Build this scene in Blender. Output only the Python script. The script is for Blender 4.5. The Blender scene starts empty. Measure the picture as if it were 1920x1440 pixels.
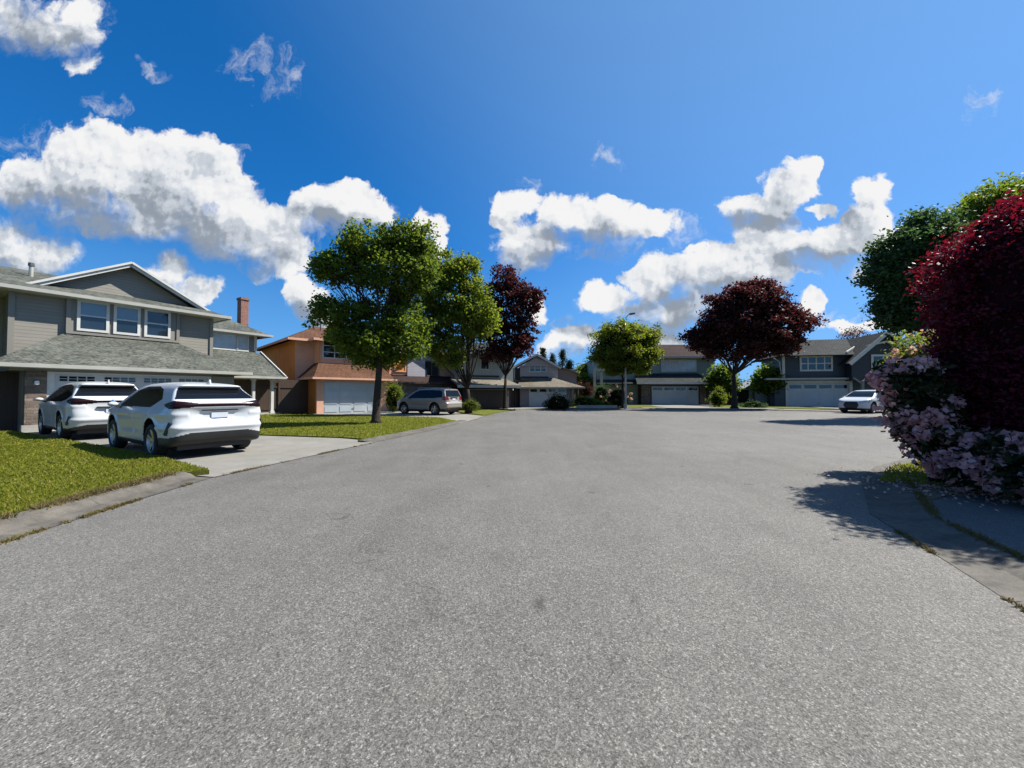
import bpy, math, random
import numpy as np
from mathutils import Vector, Matrix
R = math.radians
SC = bpy.context.scene
COL = SC.collection
rng = np.random.default_rng(11)
random.seed(11)
FOC, HOR, CAMH = 721.0, 737.0, 1.4        # survey constants measured on the photograph


def W(px, py, Y):
    """point of the place seen at px,py that stands Y metres ahead"""
    return Vector(((px - 960) / FOC * Y, Y, CAMH + (HOR - py) / FOC * Y))


def G(px, py):
    """point of the ground seen at px,py"""
    d = CAMH * FOC / (py - HOR)
    return ((px - 960) / FOC * d, d)


# ------------------------------------------------------------------ tags
def tag(o, label=None, cat=None, group=None, kind=None):
    if label: o['label'] = label
    if cat: o['category'] = cat
    if group: o['group'] = group
    if kind: o['kind'] = kind
    return o


def empty(name, loc=(0, 0, 0), rz=0.0, label=None, cat=None, group=None):
    o = bpy.data.objects.new(name, None)
    o.location = loc
    o.rotation_euler = (0, 0, rz)
    o.empty_display_size = 0.3
    COL.objects.link(o)
    return tag(o, label, cat, group)


# ------------------------------------------------------------------ mesh builder
class MB:
    def __init__(s):
        s.v, s.f = [], []

    def poly(s, pts):
        n = len(s.v)
        s.v += [tuple(p) for p in pts]
        s.f.append(tuple(range(n, n + len(pts))))
        return s

    def box(s, x0, x1, y0, y1, z0, z1):
        n = len(s.v)
        s.v += [(x0, y0, z0), (x1, y0, z0), (x1, y1, z0), (x0, y1, z0), (x0, y0, z1), (x1, y0, z1), (x1, y1, z1), (x0, y1, z1)]
        s.f += [tuple(n + i for i in q) for q in ((3, 2, 1, 0), (4, 5, 6, 7), (0, 1, 5, 4), (1, 2, 6, 5), (2, 3, 7, 6), (3, 0, 4, 7))]
        return s

    def slab(s, pts, th=0.1, down=True):
        """polygon thickened straight down (roof plane)"""
        n, k = len(s.v), len(pts)
        s.v += [tuple(p) for p in pts] + [(p[0], p[1], p[2] - th) for p in pts]
        s.f.append(tuple(n + i for i in range(k)))
        s.f.append(tuple(n + k + i for i in reversed(range(k))))
        for i in range(k):
            j = (i + 1) % k
            s.f.append((n + i, n + k + i, n + k + j, n + j))
        return s

    def prism(s, pts, vec):
        """polygon extruded by a vector"""
        n, k = len(s.v), len(pts)
        s.v += [tuple(p) for p in pts] + [(p[0] + vec[0], p[1] + vec[1], p[2] + vec[2]) for p in pts]
        s.f.append(tuple(n + i for i in range(k)))
        s.f.append(tuple(n + k + i for i in reversed(range(k))))
        for i in range(k):
            j = (i + 1) % k
            s.f.append((n + i, n + k + i, n + k + j, n + j))
        return s

    def bar(s, a, b, w, h):
        """square bar from a to b, w wide, h high"""
        a, b = Vector(a), Vector(b)
        d = (b - a).normalized()
        side = d.cross(Vector((0, 0, 1)))
        if side.length < 1e-3: side = Vector((1, 0, 0))
        side.normalize()
        up = side.cross(d)
        n = len(s.v)
        for p in (a, b):
            for i, j in ((-1, -1), (1, -1), (1, 1), (-1, 1)):
                s.v.append(tuple(p + side * (i * w / 2) + up * (j * h / 2)))
        s.f += [tuple(n + i for i in q) for q in ((0, 1, 2, 3), (7, 6, 5, 4), (0, 4, 5, 1), (1, 5, 6, 2), (2, 6, 7, 3), (3, 7, 4, 0))]
        return s

    def tube(s, pts, rad, seg=8, cap=True):
        pts = [Vector(p) for p in pts]
        n = len(s.v)
        ref = None
        for i, p in enumerate(pts):
            d = (pts[min(i + 1, len(pts) - 1)] - pts[max(i - 1, 0)]).normalized()
            if ref is None:
                ref = d.orthogonal().normalized()
            ref = (ref - d * ref.dot(d))
            ref = ref.normalized() if ref.length > 1e-5 else d.orthogonal().normalized()
            bi = d.cross(ref)
            r = rad[i] if hasattr(rad, '__len__') else rad
            for k in range(seg):
                a = 2 * math.pi * k / seg
                s.v.append(tuple(p + (ref * math.cos(a) + bi * math.sin(a)) * r))
        for i in range(len(pts) - 1):
            for k in range(seg):
                k2 = (k + 1) % seg
                s.f.append((n + i * seg + k, n + i * seg + k2, n + (i + 1) * seg + k2, n + (i + 1) * seg + k))
        if cap:
            s.f.append(tuple(n + k for k in reversed(range(seg))))
            e = n + (len(pts) - 1) * seg
            s.f.append(tuple(e + k for k in range(seg)))
        return s

    def lathe(s, prof, seg=32, axis='y', c=(0, 0, 0)):
        """profile of (radius, along) turned about an axis"""
        n, k = len(s.v), len(prof)
        for i in range(seg):
            a = 2 * math.pi * i / seg
            for r, h in prof:
                if axis == 'y': p = (r * math.cos(a), h, r * math.sin(a))
                elif axis == 'z': p = (r * math.cos(a), r * math.sin(a), h)
                else: p = (h, r * math.cos(a), r * math.sin(a))
                s.v.append((p[0] + c[0], p[1] + c[1], p[2] + c[2]))
        for i in range(seg):
            j = (i + 1) % seg
            for m in range(k - 1):
                s.f.append((n + i * k + m, n + j * k + m, n + j * k + m + 1, n + i * k + m + 1))
        return s

    def build(s, name, mat, parent=None, smooth=False, bevel=0.0):
        me = bpy.data.meshes.new(name)
        me.from_pydata(s.v, [], s.f)
        me.update()
        if mat: me.materials.append(mat)
        if smooth: me.shade_smooth()
        o = bpy.data.objects.new(name, me)
        COL.objects.link(o)
        if parent: o.parent = parent
        if bevel:
            m = o.modifiers.new('bevel', 'BEVEL')
            m.width = bevel
            m.segments = 2
            m.limit_method = 'ANGLE'
        return o


def np_mesh(name, V, F, mat, parent=None, smooth=False):
    """mesh from numpy arrays, F is (n,k) with one k"""
    me = bpy.data.meshes.new(name)
    V = np.ascontiguousarray(V, dtype=np.float32)
    F = np.ascontiguousarray(F, dtype=np.int32)
    n, k = F.shape
    me.vertices.add(len(V)); me.loops.add(n * k); me.polygons.add(n)
    me.vertices.foreach_set('co', V.ravel())
    me.loops.foreach_set('vertex_index', F.ravel())
    me.polygons.foreach_set('loop_start', np.arange(0, n * k, k, dtype=np.int32))
    me.polygons.foreach_set('use_smooth', np.full(n, smooth, dtype=bool))
    me.update(calc_edges=True)
    me.validate()
    if mat: me.materials.append(mat)
    o = bpy.data.objects.new(name, me)
    COL.objects.link(o)
    if parent: o.parent = parent
    return o


# ------------------------------------------------------------------ node helpers
class NT:
    def __init__(s, nt):
        s.nt = nt

    def n(s, typ, ins=None, **props):
        nd = s.nt.nodes.new(typ)
        for k, v in props.items(): setattr(nd, k, v)
        for k, v in (ins or {}).items():
            sock = nd.inputs[k]
            if isinstance(v, bpy.types.NodeSocket): s.nt.links.new(v, sock)
            else: sock.default_value = v
        return nd

    def m(s, op, *a, clamp=False):
        return s.n('ShaderNodeMath', {i: v for i, v in enumerate(a)}, operation=op, use_clamp=clamp).outputs[0]

    def vm(s, op, *a):
        nd = s.n('ShaderNodeVectorMath', {i: v for i, v in enumerate(a)}, operation=op)
        return nd.outputs['Value'] if op in ('DOT_PRODUCT', 'LENGTH', 'DISTANCE') else nd.outputs[0]

    def mix(s, f, a, b, blend='MIX'):
        nd = s.n('ShaderNodeMix', data_type='RGBA', blend_type=blend, clamp_factor=True)
        for i, v in ((0, f), (6, a), (7, b)):
            if isinstance(v, bpy.types.NodeSocket): s.nt.links.new(v, nd.inputs[i])
            else: nd.inputs[i].default_value = v if i == 0 else (v if len(v) == 4 else (*v, 1))
        return nd.outputs[2]

    def noise(s, vec, scale, detail=4, rough=0.55, dist=0.0, dims='3D'):
        return s.n('ShaderNodeTexNoise', {'Vector': vec, 'Scale': scale, 'Detail': detail, 'Roughness': rough, 'Distortion': dist}, noise_dimensions=dims).outputs[0]

    def ramp(s, f, stops, interp='LINEAR'):
        nd = s.n('ShaderNodeValToRGB', {0: f})
        r = nd.color_ramp
        r.interpolation = interp
        while len(r.elements) < len(stops): r.elements.new(0.5)
        for e, (p, c) in zip(r.elements, stops):
            e.position = p
            e.color = (*c, 1) if hasattr(c, '__len__') else (c, c, c, 1)
        return nd.outputs[0]

    def remap(s, f, a, b, c=0.0, d=1.0, smooth=False):
        nd = s.n('ShaderNodeMapRange', {0: f, 1: a, 2: b, 3: c, 4: d}, interpolation_type='SMOOTHSTEP' if smooth else 'LINEAR', clamp=True)
        return nd.outputs[0]


def new_mat(name):
    m = bpy.data.materials.new(name)
    m.use_nodes = True
    m.node_tree.nodes.clear()
    t = NT(m.node_tree)
    out = t.n('ShaderNodeOutputMaterial')
    b = t.n('ShaderNodeBsdfPrincipled')
    m.node_tree.links.new(b.outputs[0], out.inputs[0])
    return m, t, b, out


def L(t, a, b):
    t.nt.links.new(a, b)


def obj_co(t):
    return t.n('ShaderNodeTexCoord').outputs['Object']


def plain(name, col, rough=0.6, metal=0.0, var=0.12, scale=1.5, spec=0.5, coat=0.0, bump=0.0, bscale=60):
    m, t, b, _ = new_mat(name)
    co = obj_co(t)
    nz = t.noise(co, scale, 5, 0.6)
    lo = tuple(c * (1 - var) for c in col)
    hi = tuple(min(1, c * (1 + var)) for c in col)
    L(t, t.mix(t.remap(nz, 0.3, 0.7), lo, hi), b.inputs['Base Color'])
    b.inputs['Roughness'].default_value = rough
    b.inputs['Metallic'].default_value = metal
    b.inputs['Specular IOR Level'].default_value = spec
    b.inputs['Coat Weight'].default_value = coat
    b.inputs['Coat Roughness'].default_value = 0.03
    if bump:
        bn = t.n('ShaderNodeBump', {'Height': t.noise(co, bscale, 3), 'Strength': bump, 'Distance': 0.01})
        L(t, bn.outputs[0], b.inputs['Normal'])
    return m


def siding(name, col, pitch=0.14, rough=0.55, vertical=False):
    """lapped boards: each board tilts a little, its shadow line is put into the colour"""
    m, t, b, _ = new_mat(name)
    co = obj_co(t)
    s = t.n('ShaderNodeSeparateXYZ', {0: co})
    h = t.m('ADD', s.outputs[0], s.outputs[1]) if vertical else s.outputs[2]
    q = t.m('DIVIDE', h, pitch)
    fr = t.m('FRACT', q)
    wn = t.n('ShaderNodeTexWhiteNoise', {'W': t.m('FLOOR', q)}, noise_dimensions='1D').outputs[0]
    nz = t.noise(co, 1.1, 6, 0.65)
    v = t.m('ADD', t.m('MULTIPLY', nz, 0.35), t.m('MULTIPLY', wn, 0.12))
    c = t.mix(t.remap(v, 0.1, 0.38), tuple(x * 0.84 for x in col), tuple(min(1, x * 1.1) for x in col))
    gap = t.remap(fr, 0.0, 0.1, 0.45, 1.0)  # shadow line at each lap darkened into the colour
    c = t.mix(1.0, c, t.n('ShaderNodeCombineColor', {0: gap, 1: gap, 2: gap}).outputs[0], 'MULTIPLY')
    L(t, c, b.inputs['Base Color'])
    b.inputs['Roughness'].default_value = rough
    bn = t.n('ShaderNodeBump', {'Height': t.m('SUBTRACT', 1.0, fr), 'Strength': 0.6, 'Distance': 0.015})
    L(t, bn.outputs[0], b.inputs['Normal'])
    return m


def shingles(name, c1, c2, c3, w=0.32, h=0.15, moss=None):
    """roof courses laid along the slope, every tab a shade of its own"""
    m, t, b, _ = new_mat(name)
    co = obj_co(t)
    s = t.n('ShaderNodeSeparateXYZ', {0: co})
    v = t.n('ShaderNodeCombineXYZ', {0: t.m('ADD', s.outputs[0], t.m('MULTIPLY', s.outputs[1], 0.61)), 1: t.m('MULTIPLY', s.outputs[2], 2.25)}).outputs[0]
    br = t.n('ShaderNodeTexBrick', {'Vector': v, 'Color1': (*c1, 1), 'Color2': (*c2, 1), 'Mortar': tuple(x * 0.35 for x in c1) + (1,), 'Scale': 1.0,
                                    'Mortar Size': 0.012, 'Mortar Smooth': 0.3, 'Bias': 0.0, 'Brick Width': w, 'Row Height': h}, offset=0.5)
    nz = t.noise(co, 9.0, 5, 0.7)
    c = t.mix(t.remap(nz, 0.4, 0.72), br.outputs[0], (*c3, 1))
    big = t.noise(co, 0.7, 4, 0.6)
    g = t.remap(big, 0.3, 0.7, 0.72, 1.15)
    c = t.mix(1.0, c, t.n('ShaderNodeCombineColor', {0: g, 1: g, 2: g}).outputs[0], 'MULTIPLY')
    if moss:
        c = t.mix(t.remap(t.noise(co, 1.7, 7, 0.7), 0.55, 0.75, 0, 0.6), c, (*moss, 1))
    L(t, c, b.inputs['Base Color'])
    b.inputs['Roughness'].default_value = 0.95
    b.inputs['Specular IOR Level'].default_value = 0.12
    bn = t.n('ShaderNodeBump', {'Height': t.m('ADD', t.m('MULTIPLY', br.outputs[1], -1.0), t.m('MULTIPLY', nz, 0.5)), 'Strength': 0.7, 'Distance': 0.02})
    L(t, bn.outputs[0], b.inputs['Normal'])
    return m


def masonry(name, c1, c2, mortar, w=0.22, h=0.075, gap=0.01, rough=0.85):
    m, t, b, _ = new_mat(name)
    co = obj_co(t)
    s = t.n('ShaderNodeSeparateXYZ', {0: co})
    v = t.n('ShaderNodeCombineXYZ', {0: t.m('ADD', s.outputs[0], s.outputs[1]), 1: s.outputs[2]}).outputs[0]
    br = t.n('ShaderNodeTexBrick', {'Vector': v, 'Color1': (*c1, 1), 'Color2': (*c2, 1), 'Mortar': (*mortar, 1), 'Scale': 1.0, 'Mortar Size': gap,
                                    'Mortar Smooth': 0.2, 'Brick Width': w, 'Row Height': h})
    nz = t.noise(co, 14, 5, 0.7)
    g = t.remap(nz, 0.25, 0.75, 0.7, 1.25)
    c = t.mix(1.0, br.outputs[0], t.n('ShaderNodeCombineColor', {0: g, 1: g, 2: g}).outputs[0], 'MULTIPLY')
    L(t, c, b.inputs['Base Color'])
    b.inputs['Roughness'].default_value = rough
    bn = t.n('ShaderNodeBump', {'Height': t.m('ADD', t.m('MULTIPLY', br.outputs[1], -1.0), t.m('MULTIPLY', nz, 0.6)), 'Strength': 0.8, 'Distance': 0.02})
    L(t, bn.outputs[0], b.inputs['Normal'])
    return m


def leaf_mat(name, dark, light, trans, tw=0.4, rough=0.45, hue=None, spec=0.35):
    """leaves: every leaf its own shade, light comes through them"""
    m = bpy.data.materials.new(name)
    m.use_nodes = True
    m.node_tree.nodes.clear()
    t = NT(m.node_tree)
    out = t.n('ShaderNodeOutputMaterial')
    rnd = t.n('ShaderNodeNewGeometry').outputs['Random Per Island']
    co = obj_co(t)
    nz = t.noise(co, 0.9, 4, 0.6)
    f = t.m('ADD', t.m('MULTIPLY', rnd, 0.55), t.remap(nz, 0.3, 0.7, 0, 0.45))
    c = t.mix(f, dark, light)
    if hue:
        c = t.mix(t.remap(t.m('FRACT', t.m('MULTIPLY', rnd, 17.3)), 0.86, 0.9), c, hue)
    b = t.n('ShaderNodeBsdfPrincipled', {'Base Color': c, 'Roughness': max(rough, .55), 'Specular IOR Level': spec * .45})
    tc = t.mix(f, tuple(x * 0.75 for x in trans), trans)
    tr = t.n('ShaderNodeBsdfTranslucent', {'Color': tc})
    mx = t.n('ShaderNodeMixShader', {0: tw, 1: b.outputs[0], 2: tr.outputs[0]})
    L(t, mx.outputs[0], out.inputs[0])
    return m


def leaf_cloud(name, C, size, mat, parent=None, up=0.35, aspect=0.62, jitter=0.35, fold=0.0):
    """many small leaves, one diamond each, at the points C"""
    n = len(C)
    a = rng.normal(size=(n, 3)); a[:, 2] *= 0.7; a /= np.linalg.norm(a, axis=1, keepdims=True)
    nr = rng.normal(size=(n, 3)); nr[:, 2] += up * 2; nr /= np.linalg.norm(nr, axis=1, keepdims=True)
    b = np.cross(nr, a); b /= np.maximum(np.linalg.norm(b, axis=1, keepdims=True), 1e-6)
    s = (size * (1 + rng.uniform(-jitter, jitter, n)))[:, None]
    V = np.empty((n, 4, 3))
    V[:, 0] = C - a * s * 0.5
    V[:, 1] = C + b * s * aspect * 0.5 + a * s * 0.06
    V[:, 2] = C + a * s * 0.5
    V[:, 3] = C - b * s * aspect * 0.5 + a * s * 0.06
    if fold:
        V[:, 1] += nr * s * fold; V[:, 3] += nr * s * fold
    F = np.arange(n * 4).reshape(n, 4)
    return np_mesh(name, V.reshape(-1, 3), F, mat, parent)


def rand_dir(n):
    d = rng.normal(size=(n, 3))
    return d / np.linalg.norm(d, axis=1, keepdims=True)
# ------------------------------------------------------------------ camera
cam = bpy.data.cameras.new('camera')
cam.sensor_width = 36.0
cam.lens = 36.0 * FOC / 1920
cam.clip_start = 0.05
cam.clip_end = 6000
camo = bpy.data.objects.new('camera', cam)
camo.location = (0, 0, CAMH)
camo.rotation_euler = (R(90) + math.atan((HOR - 720) / FOC), 0, 0)
COL.objects.link(camo)
SC.camera = camo
SC.view_settings.view_transform = 'Standard'
SC.view_settings.look = 'None'
SC.view_settings.gamma = 1.0
SC.view_settings.exposure = 1.0
SC.render.engine = 'CYCLES'
SC.cycles.max_bounces = 6
SC.cycles.diffuse_bounces = 3
SC.cycles.glossy_bounces = 3
SC.cycles.transmission_bounces = 4
SC.cycles.transparent_max_bounces = 4
SC.cycles.sample_clamp_indirect = 6
SC.cycles.use_denoising = True
SC.cycles.caustics_reflective = False
SC.cycles.caustics_refractive = False

# ------------------------------------------------------------------ sun
SUN_EL, SUN_AZ = R(50), R(71.5)          # azimuth clockwise from +Y
sd = Vector((math.sin(SUN_AZ) * math.cos(SUN_EL), math.cos(SUN_AZ) * math.cos(SUN_EL), math.sin(SUN_EL)))
sun = bpy.data.lights.new('sun', 'SUN')
sun.energy = 5.0
sun.angle = R(0.55)
sun.color = (1.0, 0.955, 0.88)
suno = bpy.data.objects.new('sun', sun)
suno.rotation_euler = sd.to_track_quat('Z', 'Y').to_euler()
suno.location = (30, 10, 60)
COL.objects.link(suno)

# ------------------------------------------------------------------ sky with clouds, by direction
CLOUDS = [
    (60, 350, 95, 55, 0), (150, 300, 90, 72, 0), (178, 268, 50, 38, 0), (250, 330, 110, 75, 0), (350, 290, 72, 50, 0), (392, 340, 72, 80, 0),
    (300, 400, 150, 55, 0), (420, 425, 95, 60, 0), (500, 452, 75, 58, 0), (530, 430, 42, 40, 0), (535, 485, 38, 42, 0), (180, 390, 110, 45, 0),
    (20, 22, 100, 52, 0.05), (90, 55, 75, 45, 0.1), (138, 108, 45, 22, 0.2), (120, 15, 55, 30, 0.2), (0, 450, 60, 52, 0), (70, 480, 85, 34, 0),
    (20, 500, 70, 40, 0), (-60, 520, 80, 60, 0), (318, 508, 42, 28, 0), (362, 540, 42, 30, 0), (300, 535, 50, 34, 0), (620, 388, 70, 42, 0),
    (690, 388, 50, 32, 0), (648, 362, 40, 22, 0), (575, 372, 34, 22, 0.15), (800, 418, 28, 26, 0), (820, 458, 16, 32, 0.1), (575, 562, 36, 42, 0),
    (600, 600, 40, 34, 0), (968, 380, 36, 24, 0.1), (952, 402, 26, 20, 0.2), (1070, 402, 60, 36, 0), (1000, 452, 58, 42, 0), (1132, 412, 72, 36, 0),
    (1200, 412, 72, 26, 0), (1156, 378, 34, 16, 0.1), (980, 480, 38, 24, 0), (1510, 312, 36, 26, 0), (1490, 350, 52, 36, 0), (1430, 386, 66, 28, 0),
    (1396, 395, 36, 30, 0), (1450, 410, 50, 26, 0), (1642, 362, 42, 34, 0), (1640, 410, 42, 42, 0), (1552, 394, 34, 11, 0.25), (1600, 452, 82, 36, 0),
    (1500, 470, 100, 40, 0), (1440, 445, 62, 42, 0), (1380, 502, 100, 46, 0), (1280, 512, 80, 36, 0), (1222, 532, 50, 30, 0), (1298, 468, 24, 11, 0.25),
    (1140, 560, 56, 25, 0), (1180, 578, 60, 20, 0.1), (1260, 580, 70, 34, 0), (1330, 560, 60, 40, 0), (1520, 565, 28, 18, 0.1), (1055, 648, 55, 26, 0.1),
    (1100, 632, 35, 22, 0.1), (1250, 628, 50, 20, 0.1), (1000, 580, 22, 28, 0.1), (1592, 612, 48, 12, 0.15), (1650, 612, 40, 11, 0.15), (1625, 500, 36, 24, 0.2),
]
WISPS = [
    (160, 30, 45.0, 30.0, 0), (600, 430, 90.0, 30.0, 0), (1140, 470, 90.0, 18.0, 0), (1285, 425, 33.0, 21.0, 0), (1440, 610, 90.0, 18.0, 0), (468, 108, 45.0, 51.0, 0),
    (540, 132, 27.0, 45.0, 0), (185, 190, 54.0, 19.5, 0), (1145, 292, 39.0, 18.0, 0), (1857, 175, 30.0, 27.0, 0), (440, 285, 16.5, 22.5, 0), (456, 362, 15.0, 24.0, 0),
    (262, 126, 27.0, 18.0, 0), (40, 265, 75.0, 27.0, 0), (500, 120, 50, 40, 0.1), (1290, 430, 40, 30, 0.1), (1370, 430, 30, 40, 0.2), (30, 250, 60, 30, 0.2),
    (990, 345, 30, 30, 0.3), (1700, 470, 40, 40, 0.2), (1150, 470, 90, 24, 0), (180, 190, 60, 30, 0.1), (1600, 590, 120, 24, 0.1), (1080, 610, 100, 26, 0.1),
    (1250, 600, 120, 30, 0.1),
]


BASES = [  # grey undersides
    (190, 425, 190, 60, 0), (330, 460, 150, 45, 0), (60, 400, 90, 50, 0), (450, 490, 80, 26, 0), (60, 75, 110, 30, 0), (20, 30, 60, 40, 0), (30, 515, 90, 26, 0), (320, 550, 50, 18, 0),
    (640, 415, 70, 22, 0), (1000, 485, 60, 26, 0), (1110, 440, 80, 16, 0), (1440, 412, 70, 16, 0), (1290, 578, 100, 46, 0), (1390, 540, 80, 22, 0), (1190, 600, 60, 26, 0), (1560, 490, 90, 16, 0), (560, 595, 40, 24, 0), (1060, 668, 50, 14, 0),
]


def cloud_group(CLOUDS=CLOUDS, soft=0.28):
    g = bpy.data.node_groups.new('cloud heaps', 'ShaderNodeTree')
    g.interface.new_socket('P', in_out='INPUT', socket_type='NodeSocketVector')
    g.interface.new_socket('D', in_out='OUTPUT', socket_type='NodeSocketFloat')
    t = NT(g)
    gi, go = t.n('NodeGroupInput'), t.n('NodeGroupOutput')
    acc = None
    for px, py, rx, ry, w in CLOUDS:
        u, v = (px - 960) / FOC, (HOR - py) / FOC
        sx, sy = FOC / (rx * 1.16 + 3), FOC / (ry * 1.16 + 3)
        q = t.vm('MULTIPLY_ADD', gi.outputs[0], (sx, sy, 0), (-u * sx, -v * sy, math.sqrt(w)))
        d = t.vm('DOT_PRODUCT', q, q)
        acc = d if acc is None else t.n('ShaderNodeMath', {0: acc, 1: d, 2: soft}, operation='SMOOTH_MIN').outputs[0]
    L(t, t.m('MAXIMUM', t.m('SUBTRACT', 1.0, acc), -1.0), go.inputs[0])
    return g


world = bpy.data.worlds.new('World')
SC.world = world
world.use_nodes = True
world.node_tree.nodes.clear()
t = NT(world.node_tree)
wout = t.n('ShaderNodeOutputWorld')
sky = t.n('ShaderNodeTexSky', sky_type='NISHITA', sun_disc=False, sun_elevation=SUN_EL, sun_rotation=SUN_AZ, air_density=1.0, dust_density=0.25, ozone_density=2.2, altitude=0)
dirv = t.n('ShaderNodeTexCoord').outputs['Generated']
L(t, t.vm('NORMALIZE', t.vm('MULTIPLY_ADD', dirv, (1, 1, 0.86), (0, 0, 0.10))), sky.inputs[0])
skyc = t.n('ShaderNodeHueSaturation', {'Saturation': 1.12, 'Value': 1.0, 'Color': sky.outputs[0]}).outputs[0]
sc_ = t.n('ShaderNodeSeparateColor', {0: skyc})
skyc = t.n('ShaderNodeCombineColor', {0: t.m('MULTIPLY', t.m('POWER', sc_.outputs[0], 1.75), 0.150), 1: t.m('MULTIPLY', sc_.outputs[1], 0.76), 2: t.m('MULTIPLY', sc_.outputs[2], 1.22)}).outputs[0]
sp = t.n('ShaderNodeSeparateXYZ', {0: dirv})
skyc = t.mix(t.remap(sp.outputs[2], 0.34, 0.0, 0, 0.72), skyc, (1.7, 3.9, 6.9))
skyc = t.mix(t.remap(t.vm('DOT_PRODUCT', dirv, tuple(sd)), 0.25, 1.0, 0, 0.42, smooth=True), skyc, (2.6, 4.4, 6.6))
yy = t.m('MAXIMUM', t.m('ABSOLUTE', sp.outputs[1]), 0.04)
P = t.n('ShaderNodeCombineXYZ', {0: t.m('DIVIDE', sp.outputs[0], yy), 1: t.m('DIVIDE', sp.outputs[2], yy), 2: 0.0}).outputs[0]
g = cloud_group()


def nzc(vec, scale, detail, rough):
    return t.n('ShaderNodeTexNoise', {'Vector': vec, 'Scale': scale, 'Detail': detail, 'Roughness': rough}, noise_dimensions='2D').outputs


w1 = nzc(P, 9.0, 4, 0.55)[1]
wn = t.n('ShaderNodeVectorMath', {0: t.vm('SUBTRACT', w1, (0.5, 0.5, 0.5)), 'Scale': 0.085}, operation='SCALE').outputs[0]
Pw = t.vm('ADD', P, wn)


def dens(p):
    gn = t.n('ShaderNodeGroup'); gn.node_tree = g
    L(t, p, gn.inputs[0])
    base = gn.outputs[0]
    fb = nzc(p, 11.0, 9, 0.62)[0]
    return t.m('ADD', base, t.m('MULTIPLY', t.m('SUBTRACT', fb, 0.50), 2.1)), base


D0, B0 = dens(Pw)
gs = t.n('ShaderNodeGroup'); gs.node_tree = g
L(t, t.vm('ADD', Pw, (0.052, 0.062, 0.0)), gs.inputs[0])
B2 = gs.outputs[0]
gb = t.n('ShaderNodeGroup'); gb.node_tree = cloud_group(BASES, 0.45)
L(t, Pw, gb.inputs[0])
soft_ = t.remap(gb.outputs[0], -0.5, 0.8, 0.42, 1.15)
alpha = t.remap(D0, -0.02, soft_, 0, 1, smooth=True)
Pf = t.vm('ADD', P, t.n('ShaderNodeVectorMath', {0: t.vm('SUBTRACT', w1, (0.5, 0.5, 0.5)), 'Scale': 0.02}, operation='SCALE').outputs[0])
mid0 = nzc(Pf, 8.0, 3.5, 0.5)[0]
mid1 = nzc(t.vm('ADD', Pf, (0.026, 0.030, 0)), 8.0, 3.5, 0.5)[0]
shade = t.m('ADD', 0.60, t.m('MULTIPLY', t.m('SUBTRACT', B0, B2), 0.26))
shade = t.m('ADD', shade, t.m('MULTIPLY', t.m('SUBTRACT', mid0, mid1), 1.0))
shade = t.m('ADD', shade, t.m('MULTIPLY', t.remap(D0, 1.1, 0.2), 0.20))
shade = t.m('SUBTRACT', shade, t.m('MULTIPLY', t.remap(gb.outputs[0], -0.5, 0.9, 0, 1, smooth=True), 0.36))
fine_ = nzc(Pf, 24.0, 5, 0.55)[0]
fine2 = nzc(t.vm('ADD', Pf, (0.009, 0.010, 0)), 24.0, 5, 0.55)[0]
shade = t.m('ADD', shade, t.m('ADD', t.m('MULTIPLY', t.m('SUBTRACT', fine_, fine2), 0.60), t.m('MULTIPLY', t.m('SUBTRACT', fine_, 0.5), 0.12)))
shade = t.m('MINIMUM', t.m('MAXIMUM', shade, 0.22), 1.0)
ccol = t.ramp(shade, [(0.0, (0.20, 0.25, 0.32)), (0.3, (0.34, 0.39, 0.46)), (0.6, (0.64, 0.69, 0.76)), (0.8, (0.90, 0.92, 0.95)), (1.0, (1.0, 1.0, 1.0))], 'EASE')
gw = t.n('ShaderNodeGroup'); gw.node_tree = cloud_group(WISPS, 0.2)
Pv = t.vm('ADD', P, t.n('ShaderNodeVectorMath', {0: t.vm('SUBTRACT', w1, (0.5, 0.5, 0.5)), 'Scale': 0.16}, operation='SCALE').outputs[0])
L(t, Pv, gw.inputs[0])
wf = nzc(t.vm('MULTIPLY', Pv, (1.0, 0.8, 1)), 21.0, 7, 0.62)[0]
wa = t.m('MULTIPLY', t.remap(t.m('ADD', gw.outputs[0], t.m('MULTIPLY', t.m('SUBTRACT', wf, 0.56), 3.6)), 0.0, 1.7, 0, 1, smooth=True), 0.55)
alpha = t.m('SUBTRACT', 1.0, t.m('MULTIPLY', t.m('SUBTRACT', 1.0, alpha), t.m('SUBTRACT', 1.0, wa)))
front = t.remap(sp.outputs[2], 0.0, 0.03)
alpha = t.m('MULTIPLY', alpha, front)
bs = t.n('ShaderNodeBackground', {'Color': skyc, 'Strength': 0.064})
bc = t.n('ShaderNodeBackground', {'Color': ccol, 'Strength': 0.455})
ms = t.n('ShaderNodeMixShader', {0: alpha, 1: bs.outputs[0], 2: bc.outputs[0]})
L(t, ms.outputs[0], wout.inputs[0])
world.cycles.sampling_method = 'MANUAL'
world.cycles.sample_map_resolution = 256
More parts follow.
